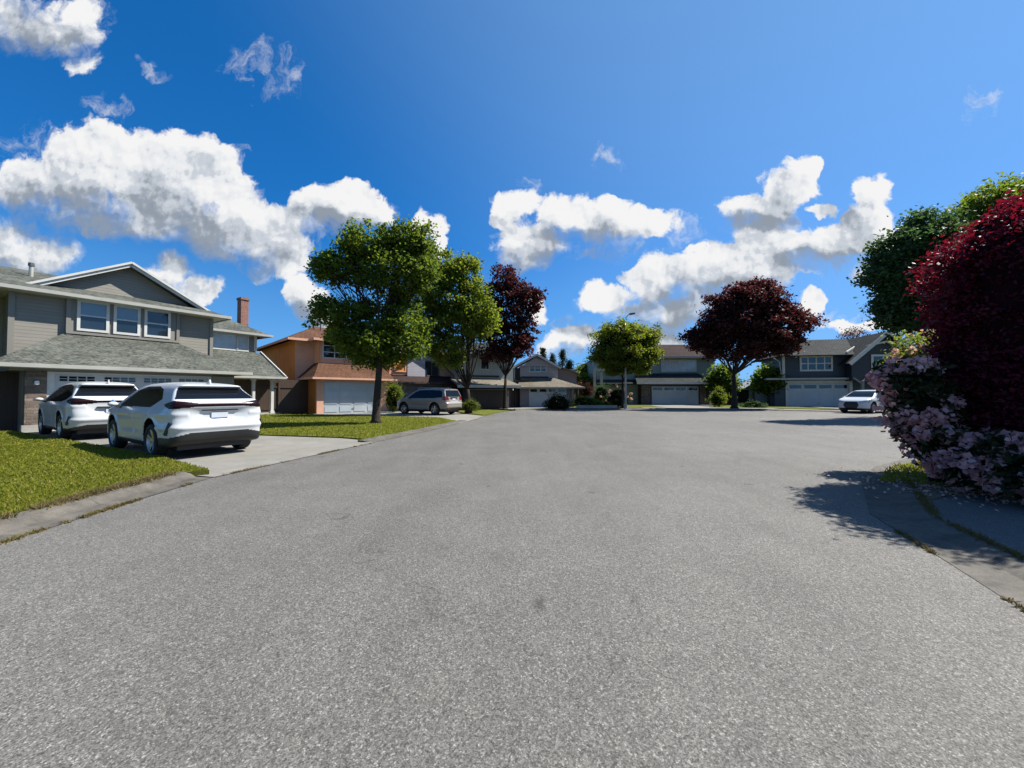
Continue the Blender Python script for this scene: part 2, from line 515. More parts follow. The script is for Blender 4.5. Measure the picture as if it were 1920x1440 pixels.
# ------------------------------------------------------------------ ground
def asphalt(name, lo, hi, tint=(1.0, 0.985, 0.94), cell=95.0):
    """worn aggregate: light and dark stones in a grey binder, paler wheel tracks, stains and hairline cracks"""
    m, t, b, _ = new_mat(name)
    co = obj_co(t)
    wv = t.n('ShaderNodeTexVoronoi', {'Vector': co, 'Scale': cell, 'Randomness': 1.0}, voronoi_dimensions='2D')
    rc = t.n('ShaderNodeSeparateColor', {0: wv.outputs['Color']}).outputs[0]
    wv2 = t.n('ShaderNodeTexVoronoi', {'Vector': co, 'Scale': cell * 0.5, 'Randomness': 1.0}, voronoi_dimensions='2D')
    rc2 = t.n('ShaderNodeSeparateColor', {0: wv2.outputs['Color']}).outputs[1]
    f = t.m('ADD', t.m('MULTIPLY', rc, 0.62), t.m('MULTIPLY', rc2, 0.38))
    v = t.ramp(f, [(0.0, lo * 0.5), (0.25, lo), (0.55, (lo + hi) / 2), (0.8, hi), (1.0, hi * 2.0)])
    big = t.noise(co, 0.22, 5, 0.6)
    mid = t.noise(co, 1.3, 6, 0.65)
    g = t.m('MULTIPLY', t.remap(big, 0.3, 0.7, 0.86, 1.14), t.remap(mid, 0.25, 0.75, 0.88, 1.12))
    # long faint streaks along the carriageway
    st = t.noise(t.vm('MULTIPLY', co, (2.2, 0.16, 1.0)), 1.0, 4, 0.6)
    g = t.m('MULTIPLY', g, t.remap(st, 0.3, 0.7, 0.93, 1.07))
    # oil spots
    sp = t.n('ShaderNodeTexVoronoi', {'Vector': t.vm('ADD', co, t.vm('MULTIPLY', t.n('ShaderNodeTexNoise', {'Vector': co, 'Scale': 2.0}).outputs[1], (0.4, 0.4, 0))), 'Scale': 0.41}, voronoi_dimensions='2D').outputs[0]
    g = t.m('MULTIPLY', g, t.remap(sp, 0.008, 0.03, 0.55, 1.0))
    # hairline cracks
    cw = t.vm('ADD', co, t.vm('MULTIPLY', t.n('ShaderNodeTexNoise', {'Vector': co, 'Scale': 1.2, 'Detail': 6.0}).outputs[1], (1.4, 1.4, 0)))
    ck = t.n('ShaderNodeTexVoronoi', {'Vector': cw, 'Scale': 0.16}, feature='DISTANCE_TO_EDGE', voronoi_dimensions='2D').outputs[0]
    g = t.m('MULTIPLY', g, t.m('MAXIMUM', t.remap(ck, 0.0, 0.0016, 0.6, 1.0), t.remap(big, 0.48, 0.52)))
    v = t.mix(1.0, v, t.n('ShaderNodeCombineColor', {0: t.m('MULTIPLY', g, tint[0]), 1: t.m('MULTIPLY', g, tint[1]), 2: t.m('MULTIPLY', g, tint[2])}).outputs[0], 'MULTIPLY')
    L(t, v, b.inputs['Base Color'])
    b.inputs['Roughness'].default_value = 0.75
    b.inputs['Specular IOR Level'].default_value = 0.28
    bn = t.n('ShaderNodeBump', {'Height': f, 'Strength': 0.35, 'Distance': 0.006})
    L(t, bn.outputs[0], b.inputs['Normal'])
    return m


def concrete(name, col, joint=0.0, grit=0.0):
    m, t, b, _ = new_mat(name)
    co = obj_co(t)
    fine = t.noise(co, 70, 4, 0.7)
    mid = t.noise(co, 2.2, 7, 0.7)
    big = t.noise(co, 0.5, 4, 0.6)
    g = t.m('MULTIPLY', t.m('MULTIPLY', t.remap(fine, 0.3, 0.7, 0.78, 1.2), t.remap(mid, 0.25, 0.75, 0.72, 1.2)), t.remap(big, 0.3, 0.7, 0.85, 1.12))
    c = t.mix(1.0, (*col, 1), t.n('ShaderNodeCombineColor', {0: g, 1: g, 2: g}).outputs[0], 'MULTIPLY')
    c = t.mix(t.remap(t.noise(co, 1.1, 8, 0.75), 0.52, 0.75, 0, 0.55), c, (col[0] * 0.5, col[1] * 0.47, col[2] * 0.34, 1))
    if joint:
        fr_ = t.m('FRACT', t.m('DIVIDE', t.n('ShaderNodeSeparateXYZ', {0: co}).outputs[1], joint))
        gg = t.m('MULTIPLY', t.remap(fr_, 0.0, 0.012, 0.35, 1.0), t.remap(t.noise(co, 4.0, 8, 0.75), 0.35, 0.62, 0.55, 1.1))
        c = t.mix(1.0, c, t.n('ShaderNodeCombineColor', {0: gg, 1: gg, 2: gg}).outputs[0], 'MULTIPLY')
    L(t, c, b.inputs['Base Color'])
    b.inputs['Roughness'].default_value = 0.9
    bn = t.n('ShaderNodeBump', {'Height': t.m('ADD', fine, mid), 'Strength': 0.5, 'Distance': 0.006})
    L(t, bn.outputs[0], b.inputs['Normal'])
    return m


def turf(name, c1, c2, c3):
    m, t, b, _ = new_mat(name)
    co = obj_co(t)
    a = t.noise(co, 30, 5, 0.75)
    c = t.noise(co, 1.6, 6, 0.7)
    col = t.mix(t.remap(a, 0.3, 0.7), (*c1, 1), (*c2, 1))
    col = t.mix(t.remap(c, 0.45, 0.7, 0, 0.7), col, (*c3, 1))
    L(t, col, b.inputs['Base Color'])
    b.inputs['Roughness'].default_value = 0.95
    b.inputs['Specular IOR Level'].default_value = 0.1
    bn = t.n('ShaderNodeBump', {'Height': a, 'Strength': 1.0, 'Distance': 0.03})
    L(t, bn.outputs[0], b.inputs['Normal'])
    return m


M = {}
M['asphalt'] = asphalt('worn asphalt', 0.066, 0.158, (1.045, 1.0, 0.90), 190.0)
M['drive'] = concrete('grey concrete drive', (0.20, 0.19, 0.165))
M['drive_dark'] = asphalt('smooth asphalt drive', 0.085, 0.13, (1, 1, 0.97), 160)
M['kerb'] = concrete('stained kerb concrete', (0.105, 0.094, 0.078), 1.6)
M['dirt'] = concrete('dry soil', (0.15, 0.11, 0.075))
M['turf'] = turf('lawn turf', (0.06, 0.075, 0.010), (0.12, 0.135, 0.020), (0.16, 0.145, 0.04))
M['earth'] = turf('garden ground', (0.035, 0.045, 0.012), (0.06, 0.07, 0.02), (0.07, 0.06, 0.035))


def sheet(name, pts, z, mat, kind='structure', sub=0):
    if z > 0.03:
        o = MB().slab([(p[0], p[1], z) for p in pts], z + .05).build(name, mat)
    else:
        o = MB().poly([(p[0], p[1], z) for p in pts]).build(name, mat)
    return tag(o, kind=kind)


t1 = Vector((math.cos(R(58)), math.sin(R(58)), 0)); n1 = Vector((math.sin(R(58)), -math.cos(R(58)), 0))


def ab(a, b, t=t1, n=n1):
    p = t * a + n * b
    return (p.x, p.y)


sheet('ground', [(-900, -300), (900, -300), (900, 1500), (-900, 1500)], -0.06, M['earth'])
# road: the street we stand on opening into the bulb of the cul-de-sac, a branch leaving to the right
road_left = [(-4.55, -14), (-4.62, 0), (-4.70, 2.5), (-4.75, 3.6), (-4.9, 5.2), (-4.96, 6.4)]
road = road_left + [(-4.5, 8.4), (-3.91, 10.85), (-3.1, 14.0), (-2.41, 17.4), (-1.9, 20.8), (-1.63, 23.5), (-1.0, 27.5), (0.4, 31.3), (3.0, 33.0), (7, 33.6), (13, 33.2), (19, 31.5), (24, 28.0), (29, 25.2), (36, 23.6), (60, 22.5),
               (60, 10.4), (20, 9.9), (12, 9.2), (8.6, 8.35), (6.9, 7.35), (5.75, 6.4), (4.75, 5.2), (4.15, 4.5), (3.55, 3.1), (3.2, 2.3), (3.02, 1.2), (2.95, 0), (2.95, -14)]
sheet('road', road, 0.0, M['asphalt'])

# near right: gutter strip, drive of the house on our right, verge
right_edge = [(2.95, -14), (2.95, 0), (3.02, 1.2), (3.2, 2.3), (3.55, 3.1), (4.15, 4.5), (4.75, 5.2), (5.75, 6.4), (6.9, 7.35), (8.6, 8.35), (12, 9.2), (20, 9.9), (60, 10.4)]


def offset(line, d):
    out = []
    for i, p in enumerate(line):
        a = Vector(line[max(0, i - 1)]); b = Vector(line[min(len(line) - 1, i + 1)])
        q = (b - a).normalized()
        out.append((p[0] + q.y * d, p[1] - q.x * d))
    return out


def densify(line, step=0.5):
    out = []
    for a, b in zip(line, line[1:]):
        n = max(1, int((Vector(b) - Vector(a)).length / step))
        out += [(a[0] + (b[0] - a[0]) * i / n, a[1] + (b[1] - a[1]) * i / n) for i in range(n)]
    return out + [line[-1]]


def kerb(name, line, prof, mat, wobble=0.0):
    """profile (distance to the side, height) swept along a line"""
    line = densify(line)
    mb = MB()
    rows = []
    for d, z in prof:
        o = offset(line, d)
        rows.append([(x + random.uniform(-wobble, wobble), y + random.uniform(-wobble, wobble), z + random.uniform(-wobble, wobble) * 0.3) for x, y in o])
    k = len(prof)
    for i in range(len(line)):
        for r in rows: mb.v.append(r[i])
    for i in range(len(line) - 1):
        for j in range(k - 1):
            a = i * k + j
            mb.f.append((a, a + 1, a + k + 1, a + k))
    return tag(mb.build(name, mat, smooth=False), kind='structure')


kerb('kerb', right_edge, [(0, 0.004), (0.30, 0.012), (0.36, 0.03), (0.44, 0.050), (0.54, 0.055), (0.54, -0.05)], M['kerb'], 0.006)
kerb('kerb', road_left, [(0, 0.004), (-0.10, 0.006), (-0.26, 0.02), (-0.36, 0.075), (-0.46, 0.10), (-0.54, 0.105), (-0.54, -0.05)], M['kerb'], 0.008)
kerb('kerb', [(-3.91, 10.85), (-3.1, 14.0), (-2.41, 17.4), (-2.1, 19.3)], [(0, 0.004), (-0.16, 0.01), (-0.34, 0.05), (-0.5, 0.06), (-0.5, -0.05)], M['kerb'], 0.008)
far_edge = [(0.4, 31.3), (3.0, 33.0), (7, 33.6), (13, 33.2), (19, 31.5), (24, 28.0), (29, 25.2), (36, 23.6), (60, 22.5)]
kerb('kerb', far_edge, [(0, 0.004), (-0.2, 0.012), (-0.32, 0.09), (-0.5, 0.1), (-0.5, -0.05)], M['kerb'], 0.004)
sheet('pavement', offset(far_edge, -0.45) + list(reversed(offset(far_edge, -3.2))), 0.06, M['drive'])

in_r = offset(right_edge, 0.54)
sheet('soil', offset(right_edge, .50) + [(60, -14)], 0.028, M['dirt'])
VERGE = [(5.6, 5.9), (6.7, 6.9), (8.3, 7.75), (11, 8.5), (11.5, 7.2), (9, 6.3), (7.4, 5.9), (6.4, 5.5)]
sheet('driveway', in_r[:7] + [(5.95, 5.2), (12, 4.4), (30, 4.0), (30, -14)], 0.035, M['drive_dark'])
sheet('flower_bed', [in_r[6], in_r[7], in_r[8], in_r[9], in_r[10], (20, 8.9), (20, 4.25), (12, 4.42), (5.96, 5.22)], 0.05, M['dirt'])

# left: lawn, drive 1
in_l = offset(road_left, -0.54)
LAWN1 = in_l + [(-5.17, 6.6), (-7.39, 8.08), (-12.0, 10.55), (-17.3, 13.35), (-19.6, 11.8), (-26, 8), (-26, -14)]
sheet('lawn', LAWN1, 0.09, M['turf'])
D1R = [(-3.95, 10.9), (-4.3, 11.3), (-5.27, 11.88), (-8.28, 12.75), (-13.6, 18.3)]
sheet('driveway', [(-4.93, 6.4), (-4.48, 8.4), (-3.9, 10.86)] + D1R[1:] + [(-14.2, 19.4), ab(2.0, -22.2), (-12.0, 10.3), (-7.39, 8.0), (-5.3, 6.5)], 0.012, M['drive'])
LAWN2 = [(-8.28, 12.62), (-5.27, 11.88), (-4.35, 11.4), (-3.62, 13.9), (-2.95, 17.2), (-2.75, 18.9), (-4.2, 21.6), (-7.64, 22.6), (-12.6, 24.6), (-16.6, 24.3), (-13.8, 18.2)]
sheet('lawn', LAWN2, 0.05, M['turf'])
sheet('driveway', [(-2.42, 17.6), (-1.92, 20.8), (-1.66, 23.5), (-2.9, 25.2), (-4.6, 29.2), (-8.6, 32.0), (-14.0, 26.4), (-12.4, 24.8), (-7.6, 22.5), (-4.2, 21.5), (-2.85, 19.3)], 0.010, M['drive'])
sheet('lawn', [(-1.8, 23.9), (-1.1, 27.0), (-0.2, 29.8), (-2.6, 32.0), (-4.4, 29.4), (-2.8, 25.2)], 0.05, M['turf'])
sheet('walkway', [ab(8.9, -27.9), ab(8.9, -22.5), ab(9.7, -20.5), ab(10.4, -26.0), ab(14, -26.0), ab(14, -27.9)], 0.008, M['drive'])
# far gardens and drives of the bulb
sheet('driveway', [(0.6, 31.9), (4.6, 33.7), (5.2, 37.5), (1.0, 37.2)], 0.075, M['drive'])
sheet('lawn', [(4.9, 34.4), (11.8, 34.8), (12.5, 44), (6, 43)], 0.08, M['turf'])
sheet('driveway', [(14.0, 34.6), (22.6, 32.0), (22.4, 44.2), (15.4, 44.2)], 0.075, M['drive'])
sheet('lawn', [(11.8, 36.2), (14.2, 36.0), (15.2, 43.8), (11.9, 44)], 0.085, M['turf'])
sheet('lawn', [(18.0, 35.2), (22.3, 33.7), (27.0, 31.2), (27.4, 39), (22.6, 42)], 0.08, M['turf'])
sheet('driveway', [(27.1, 29.0), (30.2, 27.8), (36.2, 38.2), (28.6, 38.2)], 0.075, M['drive'])
sheet('lawn', [(24.6, 30.9), (31.8, 27.3), (48, 27.2), (48, 40), (36.4, 38.0), (30.0, 28.4)], 0.07, M['turf'])


# short blades on the turf we can tell blades on
def in_poly(P, poly):
    x, y = P[:, 0], P[:, 1]
    c = np.zeros(len(P), bool)
    n = len(poly)
    for i in range(n):
        x1, y1 = poly[i]; x2, y2 = poly[(i + 1) % n]
        with np.errstate(divide='ignore', invalid='ignore'):
            c ^= ((y1 > y) != (y2 > y)) & (x < (x2 - x1) * (y - y1) / (y2 - y1 + 1e-12) + x1)
    return c


def blades(name, poly, box, count, h, mat, z, near=True):
    P = np.stack([rng.uniform(box[0], box[1], count), rng.uniform(box[2], box[3], count)], 1)
    if near:   # sparser with distance from the street
        keep = rng.random(count) < np.clip(7.0 / np.hypot(P[:, 0], P[:, 1]), 0.15, 1) ** 1.5
        P = P[keep]
    P = P[in_poly(P, poly)]
    n = len(P)
    a = rng.uniform(0, 2 * math.pi, n)
    hh = h * rng.uniform(0.5, 1.35, n)
    w = 0.006 + 0.006 * rng.random(n)
    w = w * np.clip(np.hypot(P[:, 0], P[:, 1]) / 6, 1, 2.5)
    lean = rng.normal(0, 0.45, (n, 2)) * hh[:, None]
    V = np.zeros((n, 3, 3))
    V[:, 0, 0] = P[:, 0] - np.cos(a) * w; V[:, 0, 1] = P[:, 1] - np.sin(a) * w; V[:, 0, 2] = z
    V[:, 1, 0] = P[:, 0] + np.cos(a) * w; V[:, 1, 1] = P[:, 1] + np.sin(a) * w; V[:, 1, 2] = z
    V[:, 2, 0] = P[:, 0] + lean[:, 0]; V[:, 2, 1] = P[:, 1] + lean[:, 1]; V[:, 2, 2] = z + hh
    o = np_mesh(name, V.reshape(-1, 3), np.arange(n * 3).reshape(n, 3), mat)
    return tag(o, kind='stuff')


M['blade'] = leaf_mat('grass blades', (0.105, 0.122, 0.013), (0.215, 0.220, 0.026), (0.30, 0.33, 0.028), 0.45, 0.5, (0.26, 0.21, 0.07), 0.25)
blades('grass', LAWN1, (-22, -4.8, 0.5, 14), 520000, 0.030, M['blade'], 0.09)
blades('grass', LAWN2, (-17, -2.4, 11, 25), 200000, 0.036, M['blade'], 0.05)
# weeds and dry stalks where the lawn meets the kerb, and in the gutter joint
def tufts(name, line, n, spread, h, z, mat, gate):
    e = np.array(densify(line, 0.03))
    k = (np.sin(e[:, 0] * 3.1 + e[:, 1] * 2.3) + np.sin(e[:, 1] * 5.7) * .7 + rng.normal(0, .5, len(e))) > gate
    e = e[k]
    P = e[rng.integers(0, len(e), n)] + rng.normal(0, spread, (n, 2))
    a = rng.uniform(0, 2 * math.pi, n); hh = h * rng.uniform(.3, 1.4, n); w = .004 + .005 * rng.random(n)
    V = np.zeros((n, 3, 3)); zz = z(P) if callable(z) else z
    lean = rng.normal(0, .7, (n, 2)) * hh[:, None]
    V[:, 0, 0] = P[:, 0] - np.cos(a) * w; V[:, 0, 1] = P[:, 1] - np.sin(a) * w
    V[:, 1, 0] = P[:, 0] + np.cos(a) * w; V[:, 1, 1] = P[:, 1] + np.sin(a) * w
    V[:, 0, 2] = zz; V[:, 1, 2] = zz
    V[:, 2, 0] = P[:, 0] + lean[:, 0]; V[:, 2, 1] = P[:, 1] + lean[:, 1]; V[:, 2, 2] = zz + hh
    return tag(np_mesh(name, V.reshape(-1, 3), np.arange(n * 3).reshape(n, 3), mat), kind='stuff')


blades('grass', VERGE, (5, 12, 5, 9), 26000, .06, M['blade'], .05)
M['dry'] = leaf_mat('dry stalks', (0.10, 0.075, 0.035), (0.22, 0.17, 0.08), (0.2, 0.16, 0.06), 0.3, 0.7, (0.10, 0.13, 0.03), 0.1)
tufts('dry_grass', [p for p in offset(road_left, -0.52) if p[1] > -1], 9000, .05, .05, .10, M['dry'], -.6)
tufts('weeds', [p for p in road_left if p[1] > -1], 2600, .02, .035, .0, M['dry'], .5)
tufts('weeds', [(2.95, -1), (2.95, 0), (3.02, 1.2), (3.2, 2.3), (3.55, 3.1), (4.15, 4.5)], 1500, .012, .025, .0, M['dry'], .7)
tufts('weeds', offset([(2.95, -1), (2.95, 0), (3.02, 1.2), (3.2, 2.3), (3.55, 3.1), (4.15, 4.5), (4.75, 5.2), (5.75, 6.4)], .54), 7000, .022, .035, .045, M['dry'], -.9)
tufts('weeds', [(-4.93, 6.45), (-4.48, 8.4), (-3.9, 10.86)], 1500, .02, .03, .0, M['dry'], .4)
# ------------------------------------------------------------------ house kit
M['glass'] = plain('window glass', (0.012, 0.020, 0.028), 0.04, 0, 0.3, 0.8, 0.9)
M['glass_blind'] = plain('glass over a drawn blind', (0.13, 0.20, 0.27), 0.08, 0, 0.1, 2, 0.8)
M['glass_curtain'] = plain('glass over net curtain', (0.42, 0.47, 0.50), 0.12, 0, 0.15, 3, 0.8)
M['white'] = plain('white painted wood', (0.50, 0.50, 0.47), 0.45, 0, 0.08, 2)
M['white_door'] = plain('white garage door paint', (0.45, 0.47, 0.47), 0.4, 0, 0.06, 1.5)
M['pale_door'] = plain('pale painted steel door', (0.40, 0.45, 0.48), 0.4, 0, 0.07, 1.5)
M['gutter'] = plain('off-white gutter metal', (0.34, 0.335, 0.30), 0.4, 0, 0.1, 2)
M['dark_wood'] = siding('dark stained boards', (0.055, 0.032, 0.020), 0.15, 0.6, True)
M['black_void'] = plain('deep shade black', (0.012, 0.012, 0.012), 0.7)  # deep shade put into a near black colour
M['shingle_grey'] = shingles('grey green shingles', (0.034, 0.042, 0.038), (0.095, 0.104, 0.092), (0.15, 0.15, 0.125))
M['shingle_brown'] = shingles('brown shingles', (0.070, 0.031, 0.017), (0.115, 0.054, 0.032), (0.15, 0.082, 0.052))
M['shingle_dark'] = shingles('charcoal shingles', (0.022, 0.026, 0.026), (0.040, 0.044, 0.042), (0.062, 0.064, 0.06))
M['shingle_tan'] = shingles('tan cedar shakes', (0.13, 0.115, 0.09), (0.18, 0.16, 0.13), (0.23, 0.20, 0.155))
M['shingle_maroon'] = shingles('dark red brown shingles', (0.028, 0.016, 0.014), (0.042, 0.026, 0.022), (0.06, 0.04, 0.034))
M['side_grey'] = siding('warm grey siding', (0.215, 0.20, 0.168))
M['side_beige'] = siding('beige siding', (0.30, 0.265, 0.19))
M['trim_grey'] = plain('grey trim paint', (0.19, 0.18, 0.155), 0.5, 0, 0.06, 2)
M['orange'] = plain('orange stucco', (0.70, 0.26, 0.060), 0.85, 0, 0.10, 1.3, 0.2, bump=0.4, bscale=90)
M['pink'] = plain('salmon stucco', (0.64, 0.36, 0.245), 0.85, 0, 0.08, 1.3, 0.2, bump=0.4, bscale=90)
M['orange_wood'] = siding('orange stained fence boards', (0.42, 0.16, 0.03), 0.15, 0.6, True)
M['mauve'] = siding('mauve grey siding', (0.22, 0.19, 0.19))
M['sage'] = siding('pale sage siding', (0.32, 0.37, 0.34))
M['lilac'] = siding('lilac grey siding', (0.36, 0.35, 0.38))
M['green_side'] = siding('grey green siding', (0.21, 0.26, 0.235))
M['navy'] = siding('navy shingle siding', (0.030, 0.045, 0.062), 0.17)
M['navy_dark'] = siding('deep navy gable boards', (0.022, 0.030, 0.040), 0.12)
M['stone'] = masonry('split stone', (0.085, 0.055, 0.040), (0.22, 0.17, 0.13), (0.13, 0.115, 0.10), 0.30, 0.11, 0.014)
M['brick'] = masonry('red brick', (0.20, 0.070, 0.045), (0.30, 0.12, 0.075), (0.25, 0.21, 0.18))
M['metal_dark'] = plain('weathered vent metal', (0.10, 0.10, 0.10), 0.5, 0.6)
M['concrete'] = concrete('pale concrete', (0.33, 0.32, 0.29))
M['lamp_glass'] = plain('frosted lamp glass', (0.75, 0.72, 0.62), 0.3)


class House:
    """local x along the street front, y into the plot, z up; y = 0 is the garage front"""

    def __init__(s, name, label, ang, origin=None, b=None):
        s.t = Vector((math.cos(R(ang)), math.sin(R(ang)), 0)); s.n = Vector((math.sin(R(ang)), -math.cos(R(ang)), 0))
        s.o = s.n * b if b is not None else Vector((*origin, 0))
        s.root = empty(name, s.o, R(ang), label, 'house', 'houses round the cul-de-sac')

    def at(s, px, py, y):
        """x, z of the spot seen at px,py on the plane this far into the plot"""
        k = (px - 960) / FOC
        d = Vector((k, 1, 0))
        # (Y*d - o).(-n) = y
        Y = (-y + s.o.dot(s.n)) / d.dot(s.n)
        p = d * Y - s.o
        return p.dot(s.t), CAMH + (HOR - py) / FOC * Y

    def part(s, name, mb, mat, parent=None, label=None, bevel=0.0):
        o = mb.build(name, mat, parent or s.root, bevel=bevel)
        if label: o['label'] = label
        return o

    def window(s, x0, x1, z0, z1, y, cols=1, rows=1, fw=0.07, glass='glass', frame='white', top=None, label=None, proud=0.05):
        """frame with mullions (one mesh) and its panes (one mesh)"""
        f = MB()
        f.box(x0, x1, y - proud, y + 0.02, z0, z0 + fw).box(x0, x1, y - proud, y + 0.02, z1 - fw, z1)
        f.box(x0, x0 + fw, y - proud, y + 0.02, z0 + fw, z1 - fw).box(x1 - fw, x1, y - proud, y + 0.02, z0 + fw, z1 - fw)
        for i in range(1, cols):
            xm = x0 + (x1 - x0) * i / cols
            f.box(xm - fw * 0.35, xm + fw * 0.35, y - proud * 0.9, y + 0.02, z0 + fw, z1 - fw)
        for j in range(1, rows):
            zm = z0 + (z1 - z0) * j / rows
            for i in range(cols):
                a = x0 + fw if i == 0 else x0 + (x1 - x0) * i / cols + fw * 0.35
                b = x1 - fw if i == cols - 1 else x0 + (x1 - x0) * (i + 1) / cols - fw * 0.35
                f.box(a, b, y - proud * 0.8, y + 0.02, zm - fw * 0.3, zm + fw * 0.3)
        w = s.part('window', f, M[frame], label=label)
        p = MB().box(x0 + fw * .5, x1 - fw * .5, y - 0.012, y + 0.01, z0 + fw * .5, z1 - fw * .5)
        s.part('pane', p, M[glass], w)
        if top:
            zm = (z0 + z1) / 2
            s.part('blind', MB().box(x0 + fw, x1 - fw, y - 0.018, y - 0.013, zm + fw * 0.3, z1 - fw), M[top], w)
        return w

    def garage_door(s, x0, x1, z1, y, mat, panels=4, rows=4, win=None, label=None):
        """sectional door: raised panels; win = (columns, rows of lights, z0, z1)"""
        d = MB().box(x0, x1, y, y + 0.06, 0.0, z1)
        ph = z1 / rows
        pw = (x1 - x0) / panels
        for j in range(rows):
            if win and j == rows - 1: continue
            for i in range(panels):
                d.box(x0 + i * pw + 0.09, x0 + (i + 1) * pw - 0.09, y - 0.022, y, j * ph + 0.09, (j + 1) * ph - 0.08)
            d.box(x0, x1, y - 0.008, y, (j + 1) * ph - 0.022, (j + 1) * ph - 0.008)
        o = s.part('garage_door', d, mat, label=label)
        if win:
            c, r, za, zb = win
            for i in range(panels):
                g = MB()
                a, b = x0 + i * pw + 0.12, x0 + (i + 1) * pw - 0.12
                for q in range(c):
                    for k in range(r):
                        xa = a + (b - a) * q / c + 0.02; xb = a + (b - a) * (q + 1) / c - 0.02
                        z0 = za + (zb - za) * k / r + 0.014; z2 = za + (zb - za) * (k + 1) / r - 0.014
                        g.box(xa, xb, y - 0.016, y - 0.004, z0, z2)
                s.part('pane', g, M['glass'], o)
        s.part('handle', MB().box((x0 + x1) / 2 - 0.08, (x0 + x1) / 2 + 0.08, y - 0.05, y - 0.02, 0.30, 0.33), M['metal_dark'], o)
        return o

    def lamp(s, x, y, z):
        o = s.part('wall_lamp', MB().box(x - 0.05, x + 0.05, y - 0.03, y, z, z + 0.14).box(x - 0.03, x + 0.03, y - 0.14, y - 0.03, z + 0.09, z + 0.12), M['metal_dark'])
        s.part('lamp_shade', MB().lathe([(0.0, 0.0), (0.05, 0.0), (0.07, -0.13), (0.0, -0.15)], 10, 'z', (x, y - 0.12, z + 0.09)), M['lamp_glass'], o)


# ------------------------------------------------------------------ house 1, grey, near left
h = House('grey_house', 'grey two storey house with white garage door and grey shingle skirt roof', 58, b=-22)
RF = 0.10
h.part('garage_wall', MB().box(7.98, 8.95, 0, 0.2, 0, 2.42).box(2.06, 8.95, 0.0, 0.2, 2.2, 2.42).box(2.42, 2.56, 0.32, 2.6, 0, 2.2).box(8.8, 8.95, 0.2, 4.4, 0, 2.42), M['trim_grey'])
h.part('stone_pier', MB().box(2.42, 2.92, -0.06, 0.32, 0, 2.19), M['stone'], label='stone faced pier beside the garage door')
h.part('pier_base', MB().box(2.36, 2.98, -0.12, 0.30, 0, 0.25), M['concrete'])
h.lamp(2.67, -0.06, 1.75)
h.part('door_casing', MB().box(2.92, 3.10, -0.03, 0.16, 0, 2.19).box(7.85, 7.98, -0.03, 0.16, 0, 2.19).box(3.10, 7.85, -0.03, 0.16, 2.13, 2.19), M['white'])
h.garage_door(3.10, 7.85, 2.13, 0.10, M['white_door'], 4, 4, (4, 2, 1.84, 2.05))
sk = MB()
sk.slab([(1.6, -0.45, 2.44), (9.45, -0.45, 2.44), (7.45, 2.6, 3.96), (3.75, 2.6, 3.96)], RF)
sk.slab([(1.6, 2.6, 2.44), (1.6, -0.45, 2.44), (3.75, 2.6, 3.96)], RF)
sk.slab([(9.45, -0.45, 2.44), (9.45, 4.3, 2.44), (7.45, 4.3, 3.96), (7.45, 2.6, 3.96)], RF)
sk.slab([(8.9, 3.9, 2.44), (13.4, 3.9, 2.44), (13.4, 7.2, 4.22), (8.9, 7.2, 4.22)], RF)
so = h.part('skirt_roof', sk, M['shingle_grey'])
h.part('gutter', MB().box(1.5, 9.55, -0.56, -0.45, 2.31, 2.45).box(1.5, 1.6, -0.45, 2.6, 2.31, 2.45).box(9.45, 9.55, -0.45, 3.79, 2.31, 2.45).box(9.55, 13.5, 3.79, 3.9, 2.31, 2.45), M['gutter'], so)
h.part('bargeboard', MB().bar((13.46, 3.84, 2.42), (13.46, 7.2, 4.23), 0.06, 0.2).bar((13.58, 3.86, 2.36), (13.58, 7.2, 4.17), 0.05, 0.1), M['white'], so)
h.part('downpipe', MB().tube([(13.3, 3.9, 2.3), (13.1, 4.2, 2.1), (12.95, 4.35, 2.0), (12.95, 4.35, 0.1)], 0.04), M['gutter'])
h.part('soffit', MB().box(1.65, 9.4, -0.45, 0.0, 2.30, 2.32).box(9.4, 13.4, 3.9, 7.2, 2.28, 2.31), M['white'], so)
h.part('upper_wall', MB().box(2.3, 8.9, 2.6, 11, 2.3, 5.55), M['side_grey'])
bay = MB().box(3.79, 7.43, 2.48, 2.6, 3.86, 5.5)
h.part('window_bay', bay, M['trim_grey'])
h.part('corner_board', MB().box(2.24, 2.40, 2.54, 2.6, 2.6, 5.5).box(8.82, 8.96, 2.54, 2.6, 3.2, 5.5).box(3.72, 3.86, 2.43, 2.48, 3.86, 5.5).box(7.38, 7.5, 2.43, 2.48, 3.86, 5.5).box(3.72, 7.5, 2.40, 2.48, 3.92, 4.02), M['trim_grey'])
for x0, x1, tp in ((4.02, 5.0, 'glass_blind'), (5.13, 6.03, 'glass_blind'), (6.17, 7.14, None)):
    h.window(x0, x1, 4.08, 5.42, 2.46, 1, 2, 0.10, top=tp)
h.window(-1.8, 0.4, 3.2, 4.6, 4.58, 2, 1, 0.09)
h.part('side_wing', MB().box(-3, 2.3, 4.6, 11, 0, 5.55), M['side_beige'])
h.part('wing_wall', MB().box(8.9, 13.15, 7.2, 13, 0, 5.45), M['side_grey'])
h.part('wing_corner', MB().box(13.03, 13.2, 7.13, 7.2, 4.3, 5.4), M['white'])
h.window(10.6, 12.7, 4.22, 5.36, 7.18, 1, 1, 0.09, 'glass_curtain', label='wide upper window with net curtain')
h.part('window_mullion', MB().box(11.95, 12.05, 7.10, 7.16, 4.31, 5.27), M['white'])
h.window(10.9, 12.4, 0.9, 2.1, 7.18, 3, 1, 0.08)
